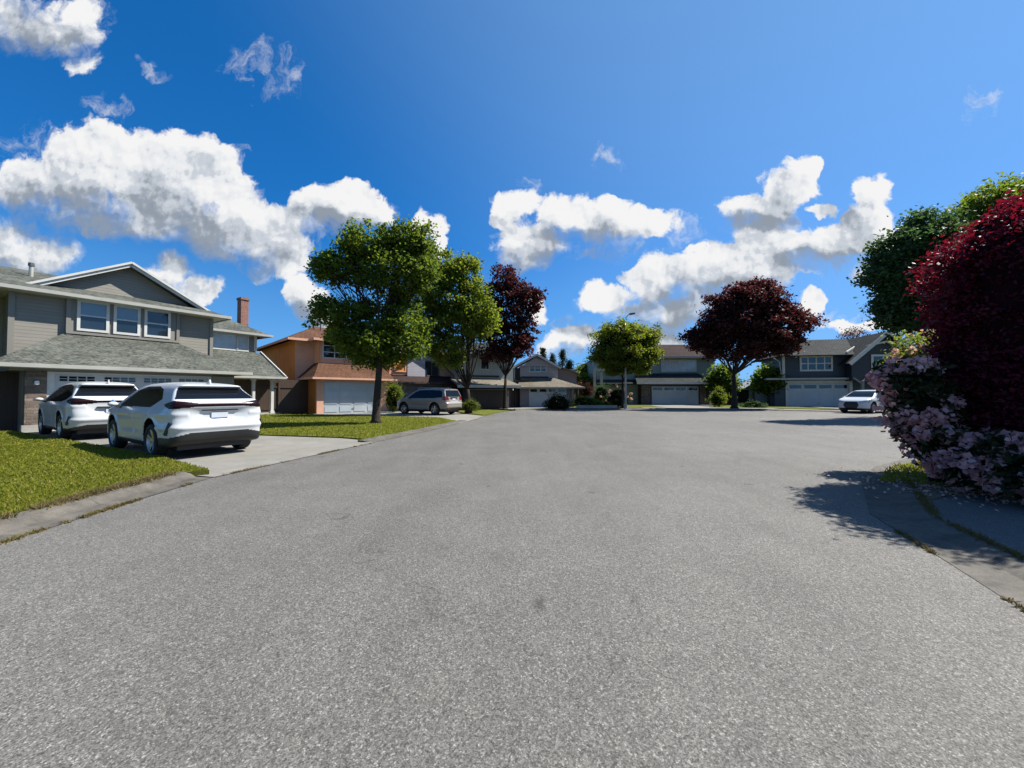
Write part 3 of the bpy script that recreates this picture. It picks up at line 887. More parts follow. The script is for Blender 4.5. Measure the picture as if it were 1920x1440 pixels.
h.part('front_door', MB().box(9.4, 10.35, 7.12, 7.2, 0.12, 2.15).box(9.52, 10.23, 7.09, 7.12, 0.25, 0.95).box(9.52, 10.23, 7.09, 7.12, 1.1, 2.0), M['dark_wood'])
h.part('porch_floor', MB().box(8.95, 13.3, 4.1, 7.2, 0, 0.12), M['concrete'])
for cx in (9.3, 11.75, 12.84):
    h.part('column', MB().box(cx - 0.075, cx + 0.075, 4.22, 4.37, 0.12, 2.29).box(cx - 0.12, cx + 0.12, 4.18, 4.41, 0.12, 0.26).box(cx - 0.11, cx + 0.11, 4.19, 4.40, 2.16, 2.28), M['white'])
rf = MB()
rf.slab([(-3.4, 2.1, 5.55), (5.85, 2.1, 5.55), (5.85, 6.6, 7.12), (-3.4, 6.6, 7.12)], RF)
rf.slab([(-3.4, 6.6, 7.12), (5.85, 6.6, 7.12), (5.85, 11.4, 5.5), (-3.4, 11.4, 5.5)], RF)
rf.slab([(5.85, 2.1, 5.551), (9.5, 2.1, 5.551), (8.8, 3.2, 5.935), (8.45, 3.75, 6.127), (5.85, 3.75, 6.127)], RF)
rf.slab([(5.85, 3.2, 7.62), (8.8, 3.2, 5.95), (9.5, 2.12, 5.556), (9.5, 11.4, 5.55), (5.85, 11.4, 7.62)], RF)
rf.slab([(5.85, 3.2, 7.62), (5.85, 9, 7.62), (2.2, 9, 5.55), (2.2, 3.2, 5.55)], RF)
rf.slab([(8.7, 6.7, 5.46), (13.9, 6.7, 5.46), (12.0, 10.4, 7.0), (8.7, 10.4, 7.0)], RF)
rf.slab([(13.9, 6.7, 5.46), (13.9, 13.4, 5.46), (12.0, 10.4, 7.0)], RF)
rf.slab([(8.7, 10.4, 7.0), (12.0, 10.4, 7.0), (13.9, 13.4, 5.46), (8.7, 13.4, 5.46)], RF)
ro = h.part('roof', rf, M['shingle_grey'])
h.part('gutter', MB().box(-3.5, 9.6, 1.98, 2.1, 5.42, 5.56).box(9.5, 9.62, 2.1, 6.7, 5.40, 5.54).box(9.62, 14.0, 6.58, 6.7, 5.33, 5.47).box(13.9, 14.0, 6.7, 13.4, 5.33, 5.47), M['gutter'], ro)
h.part('bargeboard', MB().bar((2.55, 3.17, 5.68), (5.85, 3.17, 7.56), 0.06, 0.2).bar((5.85, 3.17, 7.56), (8.85, 3.17, 5.86), 0.06, 0.2).bar((2.3, 3.09, 5.62), (5.85, 3.09, 7.64), 0.06, 0.09).bar((5.85, 3.09, 7.64), (9.0, 3.09, 5.85), 0.06, 0.09), M['white'], ro)
h.part('soffit', MB().box(-3.4, 9.4, 2.1, 4.6, 5.40, 5.42).box(9.0, 13.85, 6.7, 7.2, 5.31, 5.33), M['white'], ro)
h.part('gable_wall', MB().prism([(2.4, 3.6, 5.5), (9.2, 3.6, 5.5), (5.85, 3.6, 7.5)], (0, 0.2, 0)), M['side_grey'])
h.part('chimney', MB().box(13.22, 13.72, 9.6, 10.2, 5.0, 8.25).box(13.18, 13.76, 9.55, 10.25, 8.25, 8.42), M['brick'])
v = h.part('roof_vent', MB().tube([(3.05, 5.0, 6.4), (3.05, 5.0, 7.02)], 0.07), M['gutter'], ro)
h.part('vent_cap', MB().lathe([(0, 0.12), (0.09, 0.12), (0.10, -0.02), (0.0, -0.02)], 10, 'z', (3.05, 5.0, 7.04)), M['metal_dark'], v)
h.part('dark_recess_panel', MB().box(-0.6, 2.42, 1.3, 1.36, 0, 2.2), M['dark_wood'], label='dark board panel standing for the shaded side passage')  # dark panel added for the shade of the side passage

# ------------------------------------------------------------------ house 2, orange stucco, brown roofs
h = House('orange_house', 'orange and salmon stucco house with brown roofs and blank white garage door', 45, b=-27.55)
A = h.at
dx0, _ = A(606, 713, 0.1); dx1, _ = A(712, 713, 0.1)
gx0 = A(588, 707, -0.45)[0]
gx1 = dx1 + 1.0
h.part('garage_wall', MB().box(gx0 + .35, dx0, 0, 0.2, 0, 2.4).box(dx1, gx1 - .3, 0, 0.2, 0, 2.4).box(dx0, dx1, 0, 0.2, 2.17, 2.4), M['pink'])
h.part('garage_side_wall', MB().box(gx0 + .35, gx0 + .55, 0.2, 5.6, 0, 2.4).box(gx1 - .5, gx1 - .3, 0.2, 5, 0, 2.4), M['orange_wood'], label='orange stained timber side of the garage')
h.garage_door(dx0, dx1, 2.17, 0.09, M['pale_door'], 4, 4)
wx0 = A(597, 640, 2.2)[0]; wx1 = A(706, 640, 2.2)[0]
cx0 = A(553, 640, 3.2)[0]
lo = MB()
lo.slab([(gx0, -0.45, 2.45), (gx1, -0.45, 2.45), (wx1 + .3, 2.2, 3.62), (wx0, 2.2, 3.62)], RF)
lo.slab([(gx0, 5.8, 2.45), (gx0, -0.45, 2.45), (wx0, 2.2, 3.62), (wx0, 5.8, 3.62)], RF)
lo.slab([(gx1, -0.45, 2.45), (gx1, 5.0, 2.45), (wx1 + .3, 5.0, 3.62), (wx1 + .3, 2.2, 3.62)], RF)
lr = h.part('garage_roof', lo, M['shingle_brown'])
h.part('gutter', MB().box(gx0 - .1, gx1 + .1, -0.55, -0.45, 2.33, 2.46).box(gx0 - .1, gx0, -0.45, 5.8, 2.33, 2.46), M['pink'], lr)
h.part('upper_wall', MB().box(cx0, wx1 + .9, 3.2, 13, 0, 5.3), M['pink'])
h.part('side_wall', MB().box(cx0 - 0.02, cx0, 3.22, 13, 0, 5.3), M['orange'], label='shaded orange side wall')
h.part('front_wing', MB().box(wx0, wx1, 2.2, 3.2, 2.4, 5.3), M['pink'])
a0, b0 = A(603, 671, 2.2); a1, b1 = A(690, 643, 2.2)
h.window(a0, a1, b0 - .02, max(b1, b0 + 1.15), 2.18, 4, 3, 0.09)
h.part('corner_trim', MB().box(wx0 - .03, wx0 + .05, 2.14, 2.2, 3.5, 5.2), M['orange'])
up = MB()
ex0, ex1 = cx0 - .6, wx1 + 1.5
up.slab([(ex0, 2.6, 5.32), (ex1, 2.6, 5.32), (ex1 - 3, 6.8, 6.95), (ex0 + 3, 6.8, 6.95)], RF)
up.slab([(ex0, 13.6, 5.32), (ex0, 2.6, 5.32), (ex0 + 3, 6.8, 6.95), (ex0 + 3, 9.6, 6.95)], RF)
up.slab([(ex1, 2.6, 5.32), (ex1, 13.6, 5.32), (ex1 - 3, 9.6, 6.95), (ex1 - 3, 6.8, 6.95)], RF)
up.slab([(ex1, 13.6, 5.32), (ex0, 13.6, 5.32), (ex0 + 3, 9.6, 6.95), (ex1 - 3, 9.6, 6.95)], RF)
up.slab([(ex0 + 3, 6.8, 6.95), (ex1 - 3, 6.8, 6.95), (ex1 - 3, 9.6, 6.95), (ex0 + 3, 9.6, 6.95)], RF)
up.slab([(wx0 - .5, 1.6, 5.33), (wx1 + .5, 1.6, 5.33), ((wx0 + wx1) / 2, 4.4, 6.45)], RF)
up.slab([(wx0 - .5, 1.6, 5.33), ((wx0 + wx1) / 2, 4.4, 6.45), ((wx0 + wx1) / 2, 6, 6.45), (wx0 - .5, 4, 5.33)], RF)
up.slab([(wx1 + .5, 1.6, 5.33), (wx1 + .5, 4, 5.33), ((wx0 + wx1) / 2, 6, 6.45), ((wx0 + wx1) / 2, 4.4, 6.45)], RF)
ur = h.part('roof', up, M['shingle_brown'])
h.part('fascia', MB().box(ex0 - .08, wx0 - .5, 2.5, 2.6, 5.17, 5.33).box(ex0 - .08, ex0, 2.6, 13.6, 5.17, 5.33).box(wx0 - .58, wx1 + .58, 1.5, 1.6, 5.17, 5.34).box(wx0 - .58, wx0 - .5, 1.6, 2.5, 5.17, 5.34), M['pink'], ur)
v = h.part('roof_vent', MB().tube([(ex0 + 3.1, 5.6, 6.2), (ex0 + 3.1, 5.6, 7.7)], 0.05), M['metal_dark'], ur)
h.part('vent_cap', MB().lathe([(0, 0.1), (0.08, 0.08), (0.09, -0.04), (0.0, -0.04)], 10, 'z', (ex0 + 3.1, 5.6, 7.72)), M['metal_dark'], v)
# boundary fence between houses 1 and 2
f0 = MB(); tx = gx0 + .35
fe = empty('timber_fence', h.o + h.t * (tx - 3.6) + h.n * -1.8, R(45), 'dark brown timber fence joining the garage of the orange house', 'fence')
MB().box(-4, 3.58, 0, 0.04, 0.05, 2.3).build('fence_board', M['dark_wood'], fe)
for i in range(3): MB().box(i * 1.75, i * 1.75 + 0.1, -0.07, 0.0, 0, 2.2).build('fence_post', M['dark_wood'], fe)
for z_ in (.3, 1.75): MB().box(0, 3.58, -0.04, 0.0, z_, z_ + .1).build('fence_rail', M['dark_wood'], fe)

# ------------------------------------------------------------------ house 3, mauve, half hidden by the maples
h = House('mauve_house', 'mauve and salmon house half hidden behind the green maples', 40, b=-31.2)
A = h.at
x0 = A(722, 700, 0)[0]; x1 = A(866, 700, 0)[0]
h.part('garage_wall', MB().box(x0, x1, 0.0, 8, 0, 2.3), M['mauve'])
ga, gb = A(792, 740, 0)[0], A(856, 740, 0)[0]
h.garage_door(ga, gb, 1.95, -0.06, M['dark_wood'], 4, 4, label='garage door coloured dark for the shade it stands in')  # shade of the garage front put into a dark door colour
h.lamp(A(783, 728, 0)[0], 0, 1.65)  # added lamp, its pale glass stands in for a sunlit spot
h.part('lower_roof', MB().slab([(x0 - .5, -1.0, 2.32), (x1 + .4, -1.0, 2.32), (x1 + .4, 1.6, 3.1), (x0 - .5, 1.6, 3.1)], 0.14), M['shingle_maroon'])
h.part('gutter', MB().box(x0 - .5, x1 + .4, -1.1, -1.0, 2.2, 2.34), M['dark_wood'])
u0 = A(724, 690, 1.5)[0]; u1 = A(850, 690, 1.5)[0]
h.part('upper_wall', MB().box(u0, u1, 1.5, 9, 2.3, 5.0), M['mauve'])
p0 = A(728, 690, 1.2)[0]; p1 = A(767, 690, 1.2)[0]
h.part('salmon_bay', MB().box(p0, p1, 1.0, 1.5, 3.0, 4.9), M['pink'])
h.window(p0 + .35, p1 - .4, 3.25, 4.55, 0.98, 1, 1, 0.10, 'orange', 'pink', label='orange panel in the salmon bay')
q0 = A(825, 690, 1.3)[0]; q1 = A(846, 690, 1.3)[0]
h.part('salmon_panel', MB().box(q0, q1, 1.3, 1.5, 2.9, 4.9), M['pink'])
k0 = A(796, 690, 1.4)[0]
h.window(k0, q0 - .05, 3.0, 4.4, 1.48, 2, 1, 0.07, 'glass', 'mauve')  # dark glass set in place of a shaded recess
g0 = A(762, 690, 1.1)[0]; g1 = A(818, 690, 1.1)[0]; gm = (g0 + g1) / 2
rr = MB()
rr.slab([(u0 - .5, 0.9, 4.95), (u1 + .5, 0.9, 4.95), (u1 - 1.5, 5.2, 6.6), (u0 + 1.5, 5.2, 6.6)], RF)
rr.slab([(u0 - .5, 9.5, 4.95), (u0 - .5, 0.9, 4.95), (u0 + 1.5, 5.2, 6.6)], RF).slab([(u1 + .5, 0.9, 4.95), (u1 + .5, 9.5, 4.95), (u1 - 1.5, 5.2, 6.6)], RF)
rr.slab([(u1 + .5, 9.5, 4.95), (u0 - .5, 9.5, 4.95), (u0 + 1.5, 5.2, 6.6), (u1 - 1.5, 5.2, 6.6)], RF)
rr.slab([(g0 - .3, .5, 4.6), (gm, .5, 5.6), (gm, 3.2, 5.6), (g0 - .3, 3.2, 4.6)], RF).slab([(gm, .5, 5.6), (g1 + .3, .5, 4.6), (g1 + .3, 3.2, 4.6), (gm, 3.2, 5.6)], RF)
h.part('roof', rr, M['shingle_tan'])
h.part('gable_wall', MB().prism([(g0, 0.9, 4.4), (g1, 0.9, 4.4), (gm, 0.9, 5.5)], (0, .2, 0)), M['lilac'])
h.part('gable_front', MB().box(g0, A(797, 690, .9)[0], 0.9, 1.5, 2.9, 4.45), M['lilac'])

# ------------------------------------------------------------------ house 4, sage, dark garage
h = House('sage_house', 'pale sage house with pale low roof band and garage in deep shade', 22, b=-32.6)
A = h.at
x0 = A(868, 730, 0)[0]; x1 = A(957, 730, 0)[0]
h.part('garage_wall', MB().box(x0, x0 + .5, 0, 7, 0, 2.2).box(x1 - .25, x1, 0, 7, 0, 2.2).box(x0 + .5, x1 - .25, 0, .2, 1.72, 2.2).box(x0 + .5, x1 - .25, 6.8, 7, 0, 2.2), M['black_void'])  # walls round the opening coloured near black for its deep shade
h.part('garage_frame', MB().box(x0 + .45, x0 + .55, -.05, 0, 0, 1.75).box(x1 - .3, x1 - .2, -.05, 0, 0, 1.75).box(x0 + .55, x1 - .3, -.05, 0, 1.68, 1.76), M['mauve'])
h.garage_door(x0 + .55, x1 - .3, 1.68, 0.06, M['dark_wood'], 4, 4, label='garage door coloured dark for the shade it stands in')  # dark colour carries the deep shade of the opening
h.part('lower_roof', MB().slab([(x0 - .8, -1.2, 2.08), (x1 + .5, -1.2, 2.08), (x1 + .1, 1.4, 2.75), (x0 - .8, 1.4, 2.75)], 0.12), M['shingle_tan'])
h.part('gutter', MB().box(x0 - .8, x1 + .5, -1.3, -1.2, 1.86, 2.09), M['gutter'])
u0 = A(858, 690, 1.4)[0]; u1 = A(962, 690, 1.4)[0]
h.part('upper_wall', MB().box(u0, u1, 1.4, 8, 2.2, 5.0), M['sage'])
w0, _ = A(901, 690, 1.38); w1, _ = A(917, 690, 1.38); zc = A(909, 684, 1.38)[1]
wd = h.part('window', MB().prism([(w0 + (w1 - w0) * (0.5 + 0.5 * math.cos(a)), 1.36, zc + .45 + .42 * math.sin(a)) for a in np.linspace(0, math.pi, 13)] + [(w0, 1.36, zc - .45), (w1, 1.36, zc - .45)], (0, .06, 0)), M['white'], label='arched upper window')
h.part('pane', MB().prism([((w0 + w1) / 2 + (w1 - w0) * 0.42 * math.cos(a), 1.33, zc + .43 + .36 * math.sin(a)) for a in np.linspace(0, math.pi, 13)] + [(w0 + .06, 1.33, zc - .38), (w1 - .06, 1.33, zc - .38)], (0, .02, 0)), M['glass'], wd)
h.part('painted_eave_shadow', MB().box(u0, A(936, 690, 1.3)[0], 1.3, 1.4, 2.9, 3.02), M['black_void'])  # eave's shadow painted as a near black strip
rr = MB()
rr.slab([(u0 - .5, 0.8, 4.95), (u1 + .5, 0.8, 4.95), (u1 - 1, 4.7, 6.5), (u0 + 1, 4.7, 6.5)], RF).slab([(u1 + .5, 0.8, 4.95), (u1 + .5, 8.5, 4.95), (u1 - 1, 4.7, 6.5)], RF)
rr.slab([(u0 - .5, 8.5, 4.95), (u0 - .5, .8, 4.95), (u0 + 1, 4.7, 6.5)], RF).slab([(u1 + .5, 8.5, 4.95), (u0 - .5, 8.5, 4.95), (u0 + 1, 4.7, 6.5), (u1 - 1, 4.7, 6.5)], RF)
h.part('roof', rr, M['shingle_dark'])
h.lamp(A(966, 728, 0)[0] - .3, -0.05, 1.7)

# ------------------------------------------------------------------ house 5, lilac gable with tan roofs
h = House('lilac_house', 'lilac grey house with front gable, tan shake roof and white garage door', 3, b=-36.6)
A = h.at
x0 = A(975, 740, 0)[0]; x1 = A(1075, 740, 0)[0]
d0 = A(992, 740, 0)[0]; d1 = A(1062, 740, 0)[0]
h.part('garage_wall', MB().box(x0, d0, 0, 6, 0, 1.95).box(d1, x1, 0, 6, 0, 1.95).box(d0, d1, 0, .2, 1.88, 1.95), M['mauve'])
h.garage_door(d0, d1, 1.88, 0.05, M['white_door'], 4, 4, (1, 1, 1.5, 1.78))
h.part('column', MB().box(x1 - .25, x1 - .05, -.5, -.3, 0, 1.9), M['mauve'])
ea, eb = A(968, 728, -.8)[0], A(1098, 728, -.8)[0]
ta, tb = A(978, 706, 1.6)[0], A(1036, 706, 1.6)[0]
lw = MB().slab([(ea, -.8, 1.95), (eb, -.8, 1.95), (tb, 1.6, 2.95), (ta, 1.6, 2.95)], .12)
lw.slab([(eb, -.8, 1.95), (eb, 4, 1.95), (tb, 4, 2.95), (tb, 1.6, 2.95)], .12)
lr = h.part('garage_roof', lw, M['shingle_tan'])
h.part('gutter', MB().box(ea, eb, -.9, -.8, 1.82, 1.96), M['side_beige'], lr)
u0 = A(977, 690, 1.6)[0]; u1 = A(1046, 690, 1.6)[0]; pk = A(1006, 664, 1.2)
h.part('upper_wall', MB().box(u0, u1, 1.6, 9, 2.0, 4.15), M['lilac'])
h.part('dark_wall_strip', MB().box(u0 - .05, A(1028, 690, 1.5)[0], 1.5, 1.6, 2.95, 3.05), M['black_void'])  # near black strip across the wall above the garage roof
h.part('rear_wall', MB().box(u1, u1 + 2.3, 3.4, 9, 0, 3.9), M['mauve'])
a0 = A(992, 690, 1.58)[0]; a1 = A(1025, 690, 1.58)[0]
h.window(a0, a1, A(0 + 1000, 698, 1.58)[1], A(1000, 683, 1.58)[1] + .05, 1.57, 3, 2, .1, label='wide window under the gable')
zl = A(953, 692, 1.0)[1]; xl = A(953, 692, 1.0)[0]; xr = A(1052, 689, 1.0)[0]
rr = MB().slab([(xl, 1.0, zl), (pk[0], 1.0, pk[1]), (pk[0], 9, pk[1]), (xl, 9, zl)], RF).slab([(pk[0], 1.0, pk[1]), (xr, 1.0, zl + .2), (xr, 9, zl + .2), (pk[0], 9, pk[1])], RF)
xe = A(1088, 700, 3.0)[0]
rr.slab([(pk[0], 2.2, pk[1] - .1), (xe, 3.0, zl - .35), (xe, 9, zl - .35), (pk[0], 9, pk[1] - .1)], RF)
ro = h.part('roof', rr, M['shingle_tan'])
h.part('gable_wall', MB().prism([(u0, 1.4, 4.05), (u1, 1.4, 4.05), (pk[0], 1.4, pk[1] - .25)], (0, .19, 0)), M['lilac'])
h.part('bargeboard', MB().bar((xl, .96, zl - .08), (pk[0], .96, pk[1] - .06), .06, .2).bar((pk[0], .96, pk[1] - .06), (xr, .96, zl + .1), .06, .2), M['white'], ro)
h.part('corner_board', MB().box(u0 - .1, u0 + .1, 1.5, 1.58, 2.95, 4.2).box(u0 - .75, u0 - .6, 1.55, 1.62, 2.4, 4.0), M['lilac'])
h.part('dark_side_block', MB().box(u0 - 1.0, u0, 1.62, 6, 2.0, 3.9), M['black_void'])  # near black block left of the upper wall

# ------------------------------------------------------------------ house 6, grey green, far middle
h = House('green_house', 'grey green house with white band over garage, behind dark red tree', 0, b=-44)
A = h.at
x0 = A(1183, 740, 0)[0]; x1 = A(1336, 740, 0)[0]; d0 = A(1222, 740, 0)[0]; d1 = A(1310, 740, 0)[0]
h.part('garage_wall', MB().box(x0 + 1.2, d0, 0, 7, 0, 2.45).box(d1, x1 - .35, 0, 7, 0, 2.45).box(d0, d1, 0, .2, 2.16, 2.45), M['dark_wood'])
h.part('brick_pier', MB().box(d0 - 1.2, d0 - .2, -.06, 0, 0, 2.3), M['stone'])
h.part('brick_pier', MB().box(d1 + .15, d1 + .8, -.06, 0, 0, 2.3), M['stone'])
h.garage_door(d0, d1, 2.16, 0.06, M['pale_door'], 4, 4, (2, 1, 1.72, 2.05))
h.part('column', MB().box(x1 - .3, x1 - .05, -.9, -.65, 0, 2.4), M['white'])
e0, e1 = A(1194, 717, -1.0)[0], A(1338, 717, -1.0)[0]
lw = MB().slab([(e0, -1.0, 2.6), (e1, -1.0, 2.6), (e1 - .4, 1.8, 3.75), (e0 + .6, 1.8, 3.75)], .12)
lr = h.part('garage_roof', lw, M['shingle_dark'])
h.part('gutter', MB().box(e0, e1, -1.1, -1.0, 2.4, 2.62), M['white'], lr)
h.part('left_wall', MB().box(x0 - 3.6, x0 + 1.2, 1.2, 8, 0, 5.5), M['green_side'])
h.part('porch_roof', MB().slab([(x0 - 3.9, -.2, 2.5), (x0 + 1.6, -.2, 2.5), (x0 + 1.6, 1.5, 3.1), (x0 - 3.9, 1.5, 3.1)], .14), M['shingle_dark'])
for px in (1115, 1128):
    xx = A(px, 740, -.6)[0]
    h.part('column', MB().box(xx - .13, xx + .13, -.7, -.45, 0, 3.9), M['gutter'])
h.part('porch_beam', MB().box(A(1112, 0, 0)[0], A(1131, 0, 0)[0], -.75, -.4, 3.9, 4.15), M['gutter'])
u0, u1 = A(1196, 690, 1.8)[0], A(1340, 690, 1.8)[0]
h.part('upper_wall', MB().box(u0, u1, 1.8, 9, 2.4, 5.75), M['green_side'])
h.part('corner_board', MB().box(u1 - .2, u1 + .03, 1.75, 1.8, 3.6, 5.7), M['white'])
a0, a1 = A(1240, 690, 1.78)[0], A(1306, 690, 1.78)[0]
h.window(a0, a1, A(1270, 697, 1.78)[1], A(1270, 674, 1.78)[1], 1.77, 4, 1, .1, 'glass_curtain')
h.part('window_head', MB().box(a0 - .4, a1 + .3, 1.72, 1.8, A(1270, 672, 1.78)[1], A(1270, 670, 1.78)[1] + .02), M['white'])
rz = A(1260, 646, 6)[1]
rr = MB().slab([(u0 - .7, 1.1, 5.72), (u1 + .7, 1.1, 5.72), (u1 - 1.6, 6, rz), (u0 + 1.0, 6, rz)], RF).slab([(u1 + .7, 1.1, 5.72), (u1 + .7, 10, 5.72), (u1 - 1.6, 6, rz)], RF)
rr.slab([(u0 - .7, 10, 5.72), (u0 - .7, 1.1, 5.72), (u0 + 1, 6, rz)], RF).slab([(u1 + .7, 10, 5.72), (u0 - .7, 10, 5.72), (u0 + 1, 6, rz), (u1 - 1.6, 6, rz)], RF)
rr.slab([(x0 - 4.2, .7, 5.4), (u0 - .1, .7, 5.4), (u0 - .1, 4.8, 6.9), (x0 - 3, 4.8, 6.9)], RF)
ro = h.part('roof', rr, M['shingle_maroon'])
h.part('gutter', MB().box(u0 - .7, u1 + .7, 1.0, 1.1, 5.55, 5.73), M['gutter'], ro)
h.window(A(1146, 690, 1.2)[0], A(1165, 690, 1.2)[0], A(1150, 702, 1.2)[1], A(1150, 690, 1.2)[1], 1.18, 1, 1, .1, 'glass_curtain')

# ------------------------------------------------------------------ house 7, navy, far right
h = House('navy_house', 'navy blue house with white windows, front gable and wide pale garage door', -12, origin=(28.6, 39.5))
A = h.at
x0 = A(1452, 740, 0)[0]; d0 = A(1478, 740, 0)[0]; d1 = A(1592, 740, 0)[0]; x1 = A(1600, 740, 0)[0]
h.part('garage_wall', MB().box(x0, d0 - .25, 0, 5, 0, 3.0).box(d1 + .25, x1 + 6.5, 0.02, 5, 0, 3.0).box(d0 - .25, d1 + .25, 0, .3, 2.45, 3.0), M['navy'])
h.part('door_casing', MB().box(d0 - .27, d0, -.06, .1, 0, 2.4).box(d1, d1 + .27, -.06, .1, 0, 2.4).box(d0 - .27, d1 + .27, -.06, .1, 2.4, 2.68), M['white'])
h.garage_door(d0, d1, 2.4, 0.06, M['pale_door'], 4, 4, (1, 1, 1.86, 2.24))
h.part('belt_board', MB().box(x0 - 1.0, d1 + 1.0, -.75, .02, 2.74, 2.92), M['gutter'])
u0 = A(1468, 690, -.1)[0]; u1 = A(1598, 690, -.1)[0]
h.part('upper_wall', MB().box(u0, u1 + 6, -.1, 5, 2.92, 5.3), M['navy'])
h.part('corner_board', MB().box(u0 - .04, u0 + .2, -.15, -.1, 2.92, 5.3), M['white'])
a0, a1 = A(1500, 690, -.12)[0], A(1562, 690, -.12)[0]
h.window(a0, a1, A(1530, 696, -.12)[1], A(1530, 667, -.12)[1], -.13, 4, 2, .16, label='four light white upper window')
rz = A(1560, 636, 4.5)[1]
e0 = A(1464, 668, -.8)[0]; e1 = A(1640, 660, -.8)[0]; r0 = A(1494, 636, 4.5)[0]; r1 = A(1680, 636, 4.5)[0]
gp0 = A(1668, 620, -1.8)[0]
rr = MB().slab([(e0, -.8, 5.2), (gp0, -.8, 5.2), (gp0, 4.5, rz), (r0, 4.5, rz)], RF).slab([(e0, 6.6, 5.2), (e0, -.8, 5.2), (r0, 4.5, rz)], RF).slab([(gp0, 6.6, 5.2), (e0, 6.6, 5.2), (r0, 4.5, rz), (gp0, 4.5, rz)], RF)
# the gable to the right of the garage comes forward
gl, zl = A(1594, 681, -1.8); gp, zp = A(1668, 620, -1.8); gr = gp + (gp - gl)
rr.slab([(gl, -1.8, zl), (gp, -1.8, zp), (gp, 7, zp), (gl, 7, zl)], RF).slab([(gp, -1.8, zp), (gr, -1.8, zl), (gr, 7, zl), (gp, 7, zp)], RF)
ro = h.part('roof', rr, M['shingle_dark'])
h.part('bargeboard', MB().bar((gl, -1.86, zl - .1), (gp, -1.86, zp - .08), .06, .32).bar((gp, -1.86, zp - .08), (gr, -1.86, zl - .1), .06, .32), M['white'], ro)
h.part('valley_board', MB().bar((A(1590, 660, -.6)[0], -.5, 5.45), (A(1622, 632, 3.4)[0], 3.2, rz - .35), .12, .16), M['white'], ro)
h.part('gable_wall', MB().prism([(gl + .5, -1.2, 2.6), (gr - .5, -1.2, 2.6), (gr - .5, -1.2, zl), (gp, -1.2, zp - .3), (gl + .5, -1.2, zl)], (0, 1.0, 0)), M['navy_dark'])
h.part('gable_brace', MB().bar((gp - 1.6, -1.5, zp - 1.35), (gp + .1, -1.5, zp - .95), .1, .16).bar((gp, -1.5, zp - .95), (gp + 2.6, -1.5, zp - 2.2), .1, .16), M['white'])
a0, z0 = A(1634, 694, -1.2); a1, z1 = A(1680, 664, -1.2)
h.window(a0, a1, z0 - .2, z1, -1.22, 2, 2, .18, label='white window under the gable')
h.part('porch_post', MB().box(A(1617, 720, -1.2)[0] - .12, A(1617, 720, -1.2)[0] + .12, -1.3, -1.06, 0, 2.6).bar((A(1600, 700, -1.2)[0], -1.2, 2.9), (A(1617, 720, -1.2)[0], -1.2, 2.3), .14, .16), M['trim_grey'])
h.part('downpipe', MB().tube([(u0 - 1.0, -.5, 5.0), (u0 - .3, -.15, 4.6), (u0 - .12, -.15, 3.0)], .06), M['gutter'])
# ------------------------------------------------------------------ cars: a signed distance body, meshed with surface nets
def sd_poly(px, py, poly):
    poly = np.array(poly, float)
    d = np.full(px.shape, 1e9)
    s = np.ones(px.shape)
    n = len(poly)
    for i in range(n):
        a, b = poly[i], poly[i - 1]
        ex, ey = b[0] - a[0], b[1] - a[1]
        wx, wy = px - a[0], py - a[1]
        h = np.clip((wx * ex + wy * ey) / (ex * ex + ey * ey + 1e-12), 0, 1)
        bx, by = wx - ex * h, wy - ey * h
        d = np.minimum(d, bx * bx + by * by)
        c1 = py >= a[1]; c2 = py < b[1]; c3 = ex * wy > ey * wx
        flip = (c1 & c2 & c3) | (~c1 & ~c2 & ~c3)
        s = np.where(flip, -s, s)
    return s * np.sqrt(d)


def round_poly(p, it=2):
    """Chaikin corner cutting"""
    p = [tuple(q) for q in p]
    for _ in range(it):
        o = []
        for i in range(len(p)):
            a, b = p[i], p[(i + 1) % len(p)]
            o += [(a[0] * .75 + b[0] * .25, a[1] * .75 + b[1] * .25), (a[0] * .25 + b[0] * .75, a[1] * .25 + b[1] * .75)]
        p = o
    return p


def smax(a, b, k):
    h = np.clip(0.5 + 0.5 * (a - b) / k, 0, 1)
    return a * h + b * (1 - h) + k * h * (1 - h)


